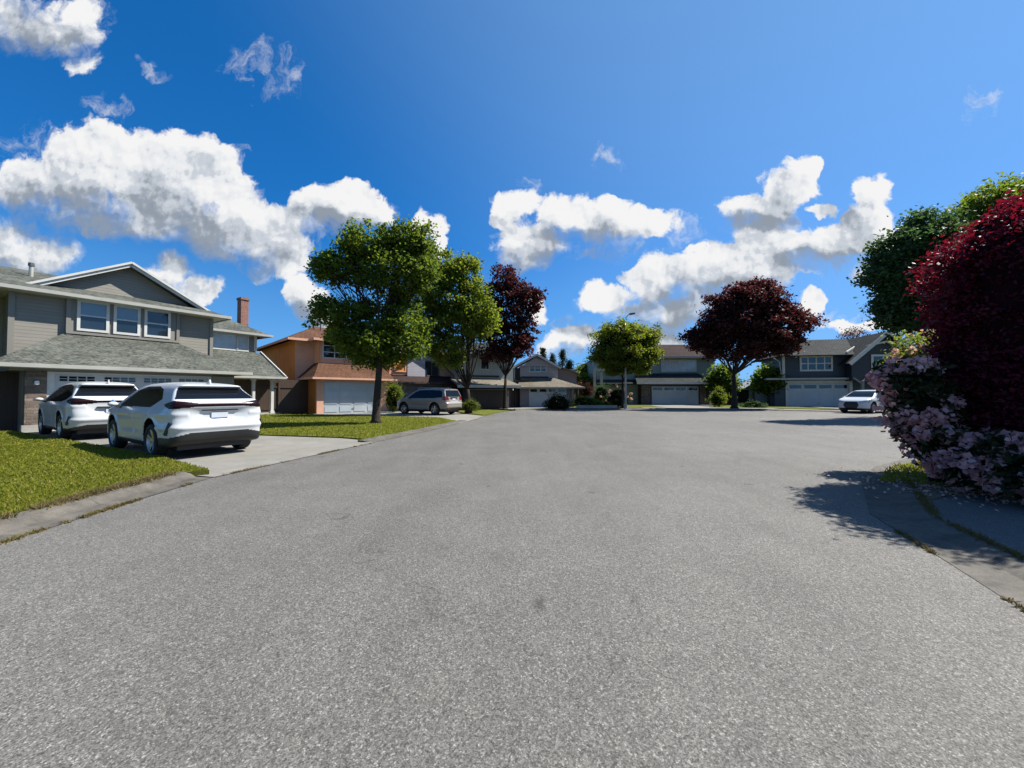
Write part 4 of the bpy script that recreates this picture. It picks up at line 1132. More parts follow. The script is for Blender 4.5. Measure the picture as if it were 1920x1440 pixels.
def surface_nets(D, org, hs):
    S = D < 0
    nx, ny, nz = D.shape
    cnt = np.zeros((nx - 1, ny - 1, nz - 1), np.int16)
    acc = np.zeros((nx - 1, ny - 1, nz - 1, 3))
    sl = lambda o, n: slice(o, n - 1 + o)
    corners = [(i, j, k) for i in (0, 1) for j in (0, 1) for k in (0, 1)]
    for a in corners:
        for ax in range(3):
            if a[ax]: continue
            b = list(a); b[ax] = 1
            Da = D[sl(a[0], nx), sl(a[1], ny), sl(a[2], nz)]; Db = D[sl(b[0], nx), sl(b[1], ny), sl(b[2], nz)]
            m = (Da < 0) != (Db < 0)
            tt = np.where(m, Da / np.where(m, Da - Db, 1), 0)
            for c in range(3):
                acc[..., c] += np.where(m, a[c] + (tt if c == ax else 0), 0)
            cnt += m
    act = cnt > 0
    idx = np.full(act.shape, -1, np.int64)
    idx[act] = np.arange(act.sum())
    ijk = np.argwhere(act)
    V = (ijk + acc[act] / cnt[act][:, None]) * hs + np.array(org)
    F = []
    for ax in range(3):
        o1, o2 = [(1, 2), (2, 0), (0, 1)][ax]
        s0 = [slice(None)] * 3; s1 = [slice(None)] * 3
        s0[ax] = slice(0, -1); s1[ax] = slice(1, None)
        A, B = S[tuple(s0)], S[tuple(s1)]
        e = np.argwhere(A != B)
        e = e[(e[:, o1] > 0) & (e[:, o2] > 0) & (e[:, o1] < D.shape[o1] - 1) & (e[:, o2] < D.shape[o2] - 1)]
        q = []
        for da, db in ((-1, -1), (0, -1), (0, 0), (-1, 0)):
            c = e.copy(); c[:, o1] += da; c[:, o2] += db
            q.append(idx[c[:, 0], c[:, 1], c[:, 2]])
        q = np.stack(q, 1)
        inside = A[e[:, 0], e[:, 1], e[:, 2]]
        q[~inside] = q[~inside][:, ::-1]
        F.append(q)
    F = np.concatenate(F)
    return V, F[(F >= 0).all(1)]


def car_paint(name, col, rough=0.28):
    m, t, b, _ = new_mat(name)
    co = obj_co(t)
    dust = t.noise(co, 3.0, 6, 0.7)
    s = t.n('ShaderNodeSeparateXYZ', {0: co})
    low = t.m('MULTIPLY', t.remap(s.outputs[2], 0.75, 0.25), t.remap(dust, 0.3, 0.7, 0.2, 0.7))
    L(t, t.mix(low, (*col, 1), (col[0] * 0.72, col[1] * 0.69, col[2] * 0.62, 1)), b.inputs['Base Color'])
    b.inputs['Roughness'].default_value = rough
    b.inputs['Coat Weight'].default_value = 0.5
    b.inputs['Coat Roughness'].default_value = 0.05
    return m


M['paint_white'] = car_paint('white car paint', (0.50, 0.52, 0.53))
M['paint_pearl'] = car_paint('pearl white car paint', (0.47, 0.48, 0.48))
M['paint_silver'] = car_paint('silver car paint', (0.225, 0.205, 0.18), 0.32)
M['car_glass'] = plain('tinted car glass', (0.005, 0.006, 0.008), 0.05, 0, 0.1, 2, 0.28)
M['trim_black'] = plain('black plastic trim', (0.014, 0.014, 0.015), 0.5, 0, 0.2, 4)
M['tyre'] = plain('tyre rubber', (0.016, 0.016, 0.016), 0.85, 0, 0.2, 8)
M['rim'] = plain('machined alloy', (0.42, 0.43, 0.44), 0.3, 0.85, 0.05, 4)
M['rim_dark'] = plain('dark alloy', (0.10, 0.10, 0.105), 0.35, 0.6, 0.1, 4)
M['chrome'] = plain('chrome', (0.7, 0.7, 0.7), 0.1, 1.0, 0.02, 4)
M['tail_red'] = plain('red lamp lens', (0.13, 0.006, 0.008), 0.08, 0, 0.1, 4, 0.7)
M['tail_dark'] = plain('smoked lamp lens', (0.012, 0.003, 0.004), 0.22, 0, 0.1, 4, 0.2)
M['lamp_clear'] = plain('clear lamp lens', (0.42, 0.44, 0.46), 0.08, 0.3, 0.2, 12)
M['plate'] = plain('licence plate', (0.50, 0.53, 0.57), 0.4, 0, 0.05, 10)
M['plate_blue'] = plain('licence plate blue band', (0.10, 0.16, 0.34), 0.4)


def build_car(spec, name, label, loc, ang, paint, hs=0.022, group=None):
    Lh, Wd, Ht = spec['L'] / 2, spec['W'] / 2, spec['H']
    wb, tr, wr = spec['wb'] / 2, spec['track'] / 2, spec['wr']
    wx = spec.get('wx', 0.0)
    X = np.arange(-Lh - .12, Lh + .12, hs); Y = np.arange(-Wd - .1, Wd + .1, hs); Z = np.arange(0.08, Ht + .12, hs)
    gx, gz = np.meshgrid(X, Z, indexing='ij')
    side = sd_poly(gx, gz, round_poly(spec['side'], 2))
    gx2, gy2 = np.meshgrid(X, Y, indexing='ij')
    half = spec['plan']
    plan = sd_poly(gx2, gy2, round_poly(half + [(x, -y) for x, y in reversed(half)], 2))
    gy3, gz3 = np.meshgrid(Y, Z, indexing='ij')
    hs_ = spec['section']
    sec = sd_poly(gy3, gz3, round_poly(hs_ + [(-y, z) for y, z in reversed(hs_)], 1))
    D = smax(smax(side[:, None, :], plan[:, :, None], 0.10), sec[None, :, :], 0.05)
    XX, YY, ZZ = X[:, None, None], Y[None, :, None], Z[None, None, :]
    ay = np.abs(YY)
    # wheel arch lips and openings
    for s in (-1, 1):
        r = np.sqrt((XX - wx - s * wb) ** 2 + (ZZ - wr) ** 2)
        D = D - 0.020 * np.exp(-((r - wr - .135) / 0.055) ** 2) * (ay > Wd * .7)
    # shoulder crease and hollow flank
    D = D - 0.016 * np.exp(-((ZZ - spec['belt'] + .10) / 0.05) ** 2) * (ay > Wd * .6) * (XX < Lh - .5)
    D = D + 0.022 * np.exp(-((ZZ - .60) / 0.10) ** 2) * (ay > Wd * .7) * np.exp(-((XX - wx) / (wb * .62)) ** 4)
    # number plate hollow and bumper shelf at the tail
    pz = spec['plate_z']
    D = D + 0.045 * np.clip(1.5 - np.abs(ZZ - pz) / 0.10, 0, 1) * np.clip(2.2 - ay / 0.24, 0, 1) * (XX < -Lh + .5)
    D = D - 0.03 * np.exp(-((ZZ - pz + .24) / 0.055) ** 2) * (XX < -Lh + .6)
    # door gaps
    for gxp in spec['gaps']:
        xx = gxp + (ZZ - .5) * 0.06
        D = D + 0.012 * np.clip(1 - np.abs(XX - wx - xx) / 0.022, 0, 1) * (ay > Wd * .72) * ((ZZ > .36) & (ZZ < spec['belt']))
    for s in (-1, 1):
        r = np.sqrt((XX - wx - s * wb) ** 2 + (ZZ - wr) ** 2)
        r = np.where(ZZ > wr, np.hypot(XX - wx - s * wb, (ZZ - wr) * .92), r)
        D = np.where(ay > tr - .26, np.maximum(D, wr + .085 - r), D)
    V, F = surface_nets(D, (X[0], Y[0], Z[0]), hs)
    c = V[F].mean(1)
    nrm = np.cross(V[F[:, 2]] - V[F[:, 0]], V[F[:, 3]] - V[F[:, 1]])
    nrm /= np.maximum(np.linalg.norm(nrm, axis=1, keepdims=True), 1e-9)
    x, y, z = c[:, 0] - 0, c[:, 1], c[:, 2]
    ya = np.abs(y)
    region = np.zeros(len(F), int)             # 0 body
    sideface = (np.abs(nrm[:, 1]) > 0.45) & (ya > Wd * .55)
    # doors
    g = spec['gaps']
    dx = x - wx - (z - .5) * 0.06
    belt = spec['belt']
    rarch = np.minimum(np.hypot(x - wx - wb, z - wr), np.hypot(x - wx + wb, z - wr))
    dz = (z > .36) & (z < belt) & sideface & (rarch > wr + .15)
    for k, (a, b_) in enumerate(((g[0], g[1]), (g[1], g[2]))):
        for s in (1, -1):
            region[dz & (dx > a) & (dx < b_) & (y * s > 0)] = 10 + k * 2 + (s < 0)
    # cladding, arches
    clad = (z < spec['sill']) | ((x < -Lh + .55) & (z < spec['rear_clad'] + np.clip(ya - .55, 0, 1) * -.25)) | ((x > Lh - .5) & (z < spec['front_clad']))
    region[clad] = 1
    region[(rarch < wr + .075 + spec.get('arch_clad', .0)) & (z < wr * 2.4) & (ya > tr - .28)] = 1
    region[(rarch < wr + .14) & (ya > tr - .28) & ~sideface] = 1
    # side glass
    sg = sd_poly(x - wx, z, spec['side_glass']) < 0
    region[sg & sideface] = 2
    # rear glass
    rg = spec['rear_glass']
    m = (nrm[:, 0] < -.25) & (x < -Lh + 1.1) & (z > rg[0]) & (z < rg[1]) & (ya < rg[2] - (z - rg[0]) * rg[3])
    region[m] = 3
    # windscreen
    wg = spec['wind_glass']
    m = (nrm[:, 0] > .25) & (nrm[:, 2] > .2) & (x > .1) & (z > wg[0]) & (z < wg[1]) & (ya < wg[2] - (z - wg[0]) * wg[3])
    region[m] = 4
    tl = spec['tail'](x + Lh, ya, z, nrm)
    region[tl == 1] = 5
    region[tl == 2] = 6
    hl = spec['head'](Lh - x, ya, z, nrm)
    region[hl == 1] = 7
    region[hl == 2] = 1
    root = empty(name, (loc[0], loc[1], 0.012), ang, label, 'car', group)

    def sub(mask, nm, mat, parent, lab=None):
        if not mask.any(): return None
        f = F[mask]
        u, inv = np.unique(f, return_inverse=True)
        o = np_mesh(nm, V[u], inv.reshape(f.shape), mat, parent, True)
        if lab: o['label'] = lab
        return o
    sub(region == 0, 'body', paint, root)
    for k in range(4):
        s = 1 if k % 2 == 0 else -1
        d = sub(region == 10 + k, 'door', paint, root)
        if d:
            # handle, measured to the flank
            hx = wx + (g[0] + .13 if k < 2 else g[1] + .13); hz = belt - .17
            near = (np.abs(x - hx) < .1) & (np.abs(z - hz) < .06) & (y * s > 0) & sideface
            yy0 = np.median(ya[near]) if near.any() else Wd * .97
            MB().box(hx, hx + .22, min(s * (yy0 - .02), s * (yy0 + .012)), max(s * (yy0 - .02), s * (yy0 + .012)), hz, hz + .03).build('handle', paint, d, bevel=.008)
    sub(region == 1, 'cladding', M['trim_black'], root)
    ss = region == 2
    for s in (1, -1):
        sub(ss & (y * s > 0), 'side_window', M['car_glass'], root)
    sub(region == 3, 'rear_window', M['car_glass'], root)
    sub(region == 4, 'windscreen', M['car_glass'], root)
    for s in (1, -1):
        sub((region == 5) & (y * s > 0), 'taillight', M[spec.get('tail_mat', 'tail_dark')], root)
        sub((region == 7) & (y * s > 0), 'headlight', M['lamp_clear'], root)
    sub(region == 6, 'light_bar', M['tail_dark'], root)
    # mirrors
    for s in (1, -1):
        mx = wx + spec['mirror_x']
        near = (np.abs(x - mx) < .12) & (np.abs(z - belt) < .08) & (y * s > 0) & sideface
        yb = np.median(ya[near]) if near.any() else Wd * .9
        mb = MB()
        prof = [(0.0, -.05), (.05, -.045), (.07, 0), (.066, .06), (.033, .085), (0, .09)]
        mb.lathe(prof, 14, 'x', (0, 0, 0))
        mb.v = [(mx + p[0], s * (yb + .14) + p[1] * 1.35, belt + .085 + p[2] * .82) for p in mb.v]
        o = mb.build('mirror', paint, root, True)
        MB().bar((mx + .02, s * (yb - .02), belt + .0), (mx + .01, s * (yb + .10), belt + .05), .08, .05).build('mirror_foot', M['trim_black'], o)
    # plate
    xr = -Lh
    sel = (np.abs(z - pz) < .05) & (ya < .15) & (nrm[:, 0] < -.3)
    if sel.any(): xr = x[sel].min()
    p = MB().box(xr - .018, xr + .005, -.155, .155, pz - .078, pz + .078).build('number_plate', M['plate'], root)
    mb = MB().box(xr - .021, xr - .018, -.14, .14, pz - .07, pz - .045)
    mb.build('plate_band', M['plate_blue'], p)
    # under tray
    MB().box(-Lh + .25, Lh - .25, -tr + .12, tr - .12, .19, .30).build('underbody', M['trim_black'], root)
    # wheels
    for sx in (-1, 1):
        for sy in (-1, 1):
            w = empty('wheel', (wx + sx * wb, sy * tr, wr), 0)
            w.parent = root
            tw = .115
            MB().lathe([(wr * .70, -tw), (wr * .93, -tw * 1.02), (wr * .985, -tw * .8), (wr, -tw * .45), (wr, tw * .45), (wr * .985, tw * .8), (wr * .93, tw * 1.02), (wr * .70, tw), (wr * .66, tw * .8)], 40, 'y').build('tyre', M['tyre'], w, True)
            rm = MB()
            o = sy * tw * .82
            rm.lathe([(wr * .70, o), (wr * .665, o + sy * .012), (wr * .63, o - sy * .004), (wr * .60, o - sy * .05)], 40, 'y')
            rm.lathe([(0.0, o - sy * .02), (.07, o - sy * .02), (.075, o - sy * .06)], 20, 'y')
            ns = spec.get('spokes', 5)
            for i in range(ns):
                for da in (-.16, .16):
                    a = 2 * math.pi * i / ns + .3
                    r0, r1 = .05, wr * .655
                    p0 = (r0 * math.cos(a + da * 1.6), o - sy * .045, r0 * math.sin(a + da * 1.6)); p1 = (r1 * math.cos(a + da), o - sy * .012, r1 * math.sin(a + da))
                    rm.bar(p0, p1, .035, .032)
            rm.build('rim', M[spec.get('rim', 'rim')], w, False)
            MB().lathe([(0, o - sy * .075), (wr * .62, o - sy * .075)], 24, 'y').build('brake_disc', M['metal_dark'] if 'metal_dark' in M else M['trim_black'], w)
    if spec.get('rails'):
        for s in (1, -1):
            MB().tube([(wx - 1.55, s * .60, Ht - .055), (wx - 1.4, s * .60, Ht + .015), (wx + .1, s * .60, Ht + .03), (wx + .35, s * .60, Ht - .02)], .02, 6).build('roof_rail', M[spec['rails']], root)
    if spec.get('reflector'):
        for s in (1, -1):
            MB().box(-Lh + .02, -Lh + .10, s * .62 - .07, s * .62 + .07, .40, .44).build('reflector', M['tail_red'], root)
    # black bar above the plate: the grip and the recess's shade in one
    MB().box(xr - .04, xr + .02, -.34, .34, pz + .105, pz + .145).build('grip_recess_shade', M['trim_black'], root)
    if spec.get('vent'):
        for s in (1, -1):
            vx, vz = spec['vent']
            pts = []
            for ox, oz in ((.06, -.13), (-.05, .12)):
                dd = np.abs(x - (-Lh + vx + ox)) + np.abs(z - (vz + oz)) + np.where(y * s > .5, 0, 9)
                pts.append((-Lh + vx + ox, s * ya[np.argmin(dd)], vz + oz))
            MB().bar(pts[0], pts[1], .075, .06).build('bumper_vent', M['trim_black'], root)
    if spec.get('emblem'):
        sel = (np.abs(z - 1.13) < .05) & (ya < .1) & (nrm[:, 0] < -.2)
        xe = x[sel].min() if sel.any() else -Lh
        MB().lathe([(0, -.012), (.05, -.012), (.062, 0), (.05, .012), (0, .012)], 16, 'x', (xe, 0, 1.13)).build('emblem', M['chrome'], root, True)
    # fin aerial
    MB().prism([(-Lh + .78, -.012, Ht - .05), (-Lh + .62, -.012, Ht + .035), (-Lh + .58, -.012, Ht - .06)], (0, .024, 0)).build('aerial', paint, root)
    return root


def tail_nx(dx, ya, z, n):
    r = np.zeros(len(z), int)
    zc = 1.135 + np.clip(ya - .35, 0, 1) * .03
    th = .030 + np.clip((ya - .36) / .42, 0, 1) * .055
    th = np.where(dx > .18, th * np.clip(1 - (dx - .18) / .34, .0, 1), th)
    inb = (np.abs(z - zc) < th) & (dx < .52)
    r[inb & (ya > .40)] = 1
    r[inb & (ya <= .40)] = 2
    return r


def tail_rx(dx, ya, z, n):
    r = np.zeros(len(z), int)
    zc = 1.13 + np.clip(ya - .5, 0, 1) * .10
    th = .03 + np.clip((ya - .30) / .42, 0, 1) * .075
    th = np.where(dx > .15, th * np.clip(1 - (dx - .15) / .42, 0, 1), th)
    inb = (np.abs(z - zc) < th) & (dx < .55)
    r[inb & (ya > .36)] = 1
    r[inb & (ya <= .36)] = 2
    return r


def tail_rav(dx, ya, z, n):
    r = np.zeros(len(z), int)
    r[(dx < .34) & (ya > .52) & (z > .93) & (z < 1.13 + (ya - .5) * .15)] = 1
    return r


def head_std(dx, ya, z, n):
    r = np.zeros(len(z), int)
    r[(dx < .62) & (ya > .46) & (np.abs(z - (.80 + np.clip(.62 - dx, 0, 1) * -.05 + (dx) * .16)) < .055 + .03 * (ya > .6))] = 1
    grille = (dx < .3) & (ya < .44 - np.abs(z - .58) * .5) & (z > .36) & (z < .78) & (n[:, 0] > .3)
    r[grille] = 2
    return r


SPEC_A = dict(L=4.66, W=1.865, H=1.66, wb=2.69, track=1.60, wr=.365, wx=0.02, belt=1.04, sill=.34, rear_clad=.55, front_clad=.36, plate_z=.90, mirror_x=.78,
    side=[(-2.10, .26), (-2.26, .34), (-2.33, .50), (-2.34, .66), (-2.28, .82), (-2.27, 1.02), (-2.33, 1.10), (-2.31, 1.185), (-2.14, 1.235), (-1.74, 1.495), (-1.88, 1.535), (-1.84, 1.572), (-1.45, 1.618), (-.8, 1.655), (-.1, 1.66), (.35, 1.62), (.75, 1.46), (1.30, 1.11), (1.55, 1.07), (2.02, .98), (2.24, .86), (2.33, .62), (2.31, .36), (2.18, .22), (1.2, .20), (-1.2, .20)],
    plan=[(-2.36, .0), (-2.36, .50), (-2.32, .72), (-2.16, .885), (-1.7, .93), (-.5, .932), (1.0, .932), (1.6, .925), (2.0, .87), (2.22, .70), (2.33, .42), (2.345, 0)],
    section=[(0, .19), (.80, .19), (.885, .27), (.905, .42), (.925, .62), (.938, .84), (.928, .97), (.89, 1.05), (.775, 1.25), (.655, 1.46), (.56, 1.57), (.42, 1.63), (0, 1.70)],
    gaps=(-1.30, -.22, .95), side_glass=[(-1.52, 1.26), (-1.18, 1.085), (.86, 1.07), (.96, 1.12), (.42, 1.46), (.05, 1.545), (-.70, 1.55), (-1.15, 1.47)],
    rear_glass=(1.255, 1.505, .745, .62), wind_glass=(1.12, 1.60, .78, .40), tail=tail_nx, head=head_std, vent=(.17, .66))
SPEC_B = dict(SPEC_A, L=4.89, W=1.90, H=1.70, wb=2.80, track=1.63, wr=.375, belt=1.06, rear_clad=.46, plate_z=.84, tail=tail_rx,
    side=[(-2.20, .28), (-2.36, .36), (-2.44, .52), (-2.45, .70), (-2.38, .84), (-2.33, 1.02), (-2.37, 1.14), (-2.20, 1.22), (-1.74, 1.52), (-1.92, 1.565), (-1.88, 1.61), (-1.5, 1.672), (-.6, 1.70), (.0, 1.695), (.42, 1.64), (.85, 1.46), (1.40, 1.13), (1.70, 1.09), (2.15, 1.00), (2.36, .88), (2.44, .62), (2.42, .36), (2.28, .22), (1.2, .20), (-1.2, .20)],
    plan=[(-2.47, .0), (-2.47, .50), (-2.42, .74), (-2.26, .90), (-1.8, .945), (-.5, .95), (1.0, .95), (1.7, .94), (2.1, .885), (2.33, .72), (2.44, .42), (2.455, 0)],
    section=[(0, .19), (.82, .19), (.90, .27), (.92, .42), (.94, .62), (.955, .86), (.945, .99), (.90, 1.07), (.79, 1.27), (.67, 1.50), (.58, 1.61), (.44, 1.68), (0, 1.74)],
    gaps=(-1.35, -.20, 1.0), side_glass=[(-2.02, 1.30), (-1.75, 1.16), (-1.30, 1.10), (.92, 1.09), (1.02, 1.14), (.46, 1.50), (.05, 1.59), (-.75, 1.595), (-1.40, 1.53)],
    rear_glass=(1.25, 1.535, .80, .45), wind_glass=(1.14, 1.63, .80, .40), vent=(.20, .60), rim='rim', emblem=True)
for k_ in ('side', 'section', 'side_glass'): SPEC_B[k_] = [(p[0], p[1] if p[1] < .5 else .5 + (p[1] - .5) * 1.06) for p in SPEC_B[k_]]
SPEC_B.update(H=1.77, belt=1.10, rear_glass=(1.295, 1.60, .77, .6), wind_glass=(1.18, 1.70, .80, .40))
SPEC_C = dict(SPEC_A, L=4.60, W=1.84, H=1.70, wb=2.66, track=1.57, wr=.355, belt=1.02, rear_clad=.48, plate_z=.98, tail=tail_rav, tail_mat='tail_red', rails='rim', arch_clad=.0,
    side=[(-2.05, .28), (-2.22, .36), (-2.30, .50), (-2.30, .68), (-2.22, .78), (-2.20, .98), (-2.17, 1.10), (-2.05, 1.38), (-1.97, 1.58), (-2.02, 1.63), (-1.6, 1.68), (-.8, 1.70), (-.1, 1.69), (.32, 1.62), (.78, 1.40), (1.22, 1.10), (1.5, 1.06), (2.0, .95), (2.22, .82), (2.30, .60), (2.28, .36), (2.15, .24), (1.2, .21), (-1.2, .21)],
    plan=[(-2.32, .0), (-2.32, .50), (-2.27, .74), (-2.10, .87), (-1.6, .915), (-.5, .92), (1.0, .92), (1.6, .91), (2.0, .85), (2.2, .68), (2.30, .40), (2.31, 0)],
    section=[(0, .2), (.78, .2), (.87, .28), (.89, .42), (.91, .62), (.92, .84), (.91, .97), (.88, 1.05), (.80, 1.28), (.71, 1.52), (.64, 1.63), (.50, 1.68), (0, 1.74)],
    gaps=(-1.25, -.20, .95), side_glass=[(-1.95, 1.12), (-1.20, 1.06), (.84, 1.05), (.94, 1.10), (.40, 1.46), (.05, 1.57), (-.75, 1.58), (-1.60, 1.56), (-1.85, 1.48)],
    rear_glass=(1.14, 1.56, .76, .30), wind_glass=(1.11, 1.61, .78, .40), vent=None, reflector=True)
SPEC_D = dict(SPEC_C, H=1.62, L=4.50, tail_mat='tail_dark', rails=None, side=[(p[0] * .985, p[1] if p[1] < 1.1 else 1.1 + (p[1] - 1.1) * .88) for p in SPEC_C['side']],
    side_glass=[(p[0], p[1] if p[1] < 1.1 else 1.1 + (p[1] - 1.1) * .84) for p in SPEC_C['side_glass']], rear_glass=(1.14, 1.48, .76, .3), wind_glass=(1.11, 1.53, .78, .4),
    section=[(p[0], p[1] if p[1] < 1.1 else 1.1 + (p[1] - 1.1) * .88) for p in SPEC_C['section']])
CARG = 'cars parked on the drives'
build_car(SPEC_A, 'parked_car', 'white suv nearest the street, rear with dark full width light bar', (-8.36, 9.70), R(148), M['paint_white'], 0.018, CARG)
build_car(SPEC_B, 'parked_car', 'white suv parked ahead of another, nosed up to the grey house garage', (-14.15, 12.98), R(148), M['paint_pearl'], 0.02, CARG)
build_car(SPEC_C, 'parked_car', 'silver suv with roof rails parked behind the green maples', (-5.60, 25.75), R(150), M['paint_silver'], 0.024, CARG)
build_car(SPEC_D, 'parked_car', 'small white suv facing the street before the navy house', (25.4, 27.5), R(205), M['paint_white'], 0.026, CARG)
# ------------------------------------------------------------------ trees, shrubs
M['bark'] = plain('grey brown bark', (0.075, 0.058, 0.045), 0.95, 0, 0.45, 5, 0.1, bump=1.0, bscale=25)
M['bark_dark'] = plain('dark bark', (0.040, 0.032, 0.027), 0.95, 0, 0.4, 6, 0.1, bump=1.0, bscale=30)
M['leaf_maple'] = leaf_mat('green maple leaves', (0.022, 0.050, 0.010), (0.080, 0.122, 0.018), (0.235, 0.33, 0.026), 0.43, 0.45, (0.115, 0.13, 0.025))
M['leaf_yellow'] = leaf_mat('yellow green leaves', (0.032, 0.060, 0.010), (0.105, 0.145, 0.018), (0.30, 0.38, 0.028), 0.45, 0.45, (0.15, 0.16, 0.03))
M['leaf_ball'] = leaf_mat('globe maple leaves', (0.036, 0.064, 0.009), (0.110, 0.145, 0.018), (0.30, 0.36, 0.025), 0.42, 0.5)
M['leaf_deep'] = leaf_mat('deep green leaves', (0.016, 0.040, 0.018), (0.050, 0.090, 0.032), (0.10, 0.19, 0.045), 0.4, 0.4)
M['leaf_maroon'] = leaf_mat('dark red maple leaves', (0.014, 0.006, 0.007), (0.055, 0.020, 0.019), (0.15, 0.034, 0.030), 0.33, 0.5, (0.085, 0.042, 0.036))
M['leaf_red'] = leaf_mat('crimson laceleaf maple leaves', (0.022, 0.004, 0.011), (0.085, 0.009, 0.024), (0.36, 0.014, 0.036), 0.22, 0.5, (0.10, 0.013, 0.028))
M['leaf_conifer'] = leaf_mat('dark conifer sprays', (0.010, 0.022, 0.012), (0.028, 0.050, 0.022), (0.04, 0.07, 0.02), 0.25, 0.6)
M['leaf_rhodo'] = leaf_mat('rhododendron leaves', (0.008, 0.017, 0.006), (0.026, 0.045, 0.013), (0.05, 0.085, 0.015), 0.25, 0.3, None, 0.5)
M['petal'] = leaf_mat('lilac rhododendron petals', (0.50, 0.27, 0.29), (0.74, 0.46, 0.46), (0.66, 0.36, 0.38), 0.4, 0.6, (0.82, 0.62, 0.58), 0.2)
M['petal_peach'] = leaf_mat('peach blossom', (0.62, 0.38, 0.30), (0.75, 0.52, 0.42), (0.7, 0.45, 0.32), 0.4, 0.6, None, 0.2)
M['leaf_box'] = leaf_mat('clipped dark hedge leaves', (0.008, 0.016, 0.007), (0.022, 0.036, 0.013), (0.03, 0.05, 0.012), 0.25, 0.5)
M['leaf_hedge'] = leaf_mat('bright hedge leaves', (0.05, 0.075, 0.012), (0.12, 0.15, 0.022), (0.24, 0.30, 0.03), 0.4, 0.5)
M['core'] = plain('crown shade core', (0.008, 0.009, 0.006), 1.0, 0, 0.4, 6, 0.0)  # near black, the crown's inner shade put into the colour
M['core_red'] = plain('red crown shade core', (0.014, 0.005, 0.007), 1.0, 0, 0.4, 6, 0.0)  # same inner shade, reddened


def lobe_points(lobes, n, shell=(0.55, 1.0), flat_bottom=0.0):
    """cluster centres through the outer part of a union of ellipsoids, a bit ragged"""
    w = np.array([(l[3] * l[4] + l[4] * l[5] + l[3] * l[5]) * (l[6] if len(l) > 6 else 1) for l in lobes]); w /= w.sum()
    out = []
    Ls = np.array([l[:6] for l in lobes], float)
    for l, k in zip(lobes, (w * n * 1.6).astype(int) + 1):
        d = rand_dir(k)
        r = (rng.uniform(shell[0] ** 3, shell[1] ** 3, k)) ** (1 / 3)
        if len(l) > 7:
            q_ = l[7]; r = r * (np.hypot(d[:, 0], d[:, 1]) ** q_ + np.abs(d[:, 2]) ** q_) ** (-1 / q_)
        r = r * (1 + (0.035 if len(l) > 7 else 0.16) * np.sin(d[:, 0] * 5.1 + l[0] * 3) * np.sin(d[:, 1] * 4.3 + l[1]) + (0.04 if len(l) > 7 else 0.13) * np.sin(d[:, 2] * 6.7 + l[2] * 2) + rng.normal(0, .03 if len(l) > 7 else .05, k))
        p = np.array(l[:3]) + d * r[:, None] * np.array(l[3:6])
        # thin out what lies deep in a neighbouring lobe
        deep = np.min([(((p - q[:3]) / q[3:6]) ** 2).sum(1) for q in Ls], 0)
        keep = (deep > 0.30) | (rng.random(k) < .35)
        out.append(p[keep])
    P = np.concatenate(out)
    return P[rng.permutation(len(P))[:n]]


def cluster_leaves(P, per, rad, squash=0.7):
    n = len(P)
    sz = rng.uniform(.55, 1.3, n)
    k = np.maximum(3, (per * sz ** 1.5).astype(int))
    idx = np.repeat(np.arange(n), k)
    g = rng.normal(size=(len(idx), 3)) * np.array([1, 1, squash]) * 0.55
    return P[idx] + g * (rad * sz[idx])[:, None]


def curve(a, b, bend, n=6, sag=0.0):
    a, b = Vector(a), Vector(b)
    L_ = (b - a).length
    off = Vector((random.uniform(-1, 1), random.uniform(-1, 1), random.uniform(-.3, 1))) * bend * L_
    return [a.lerp(b, i / n) + off * math.sin(math.pi * i / n) + Vector((0, 0, sag * L_ * math.sin(math.pi * i / n))) for i in range(n + 1)]


CORE_F = .72


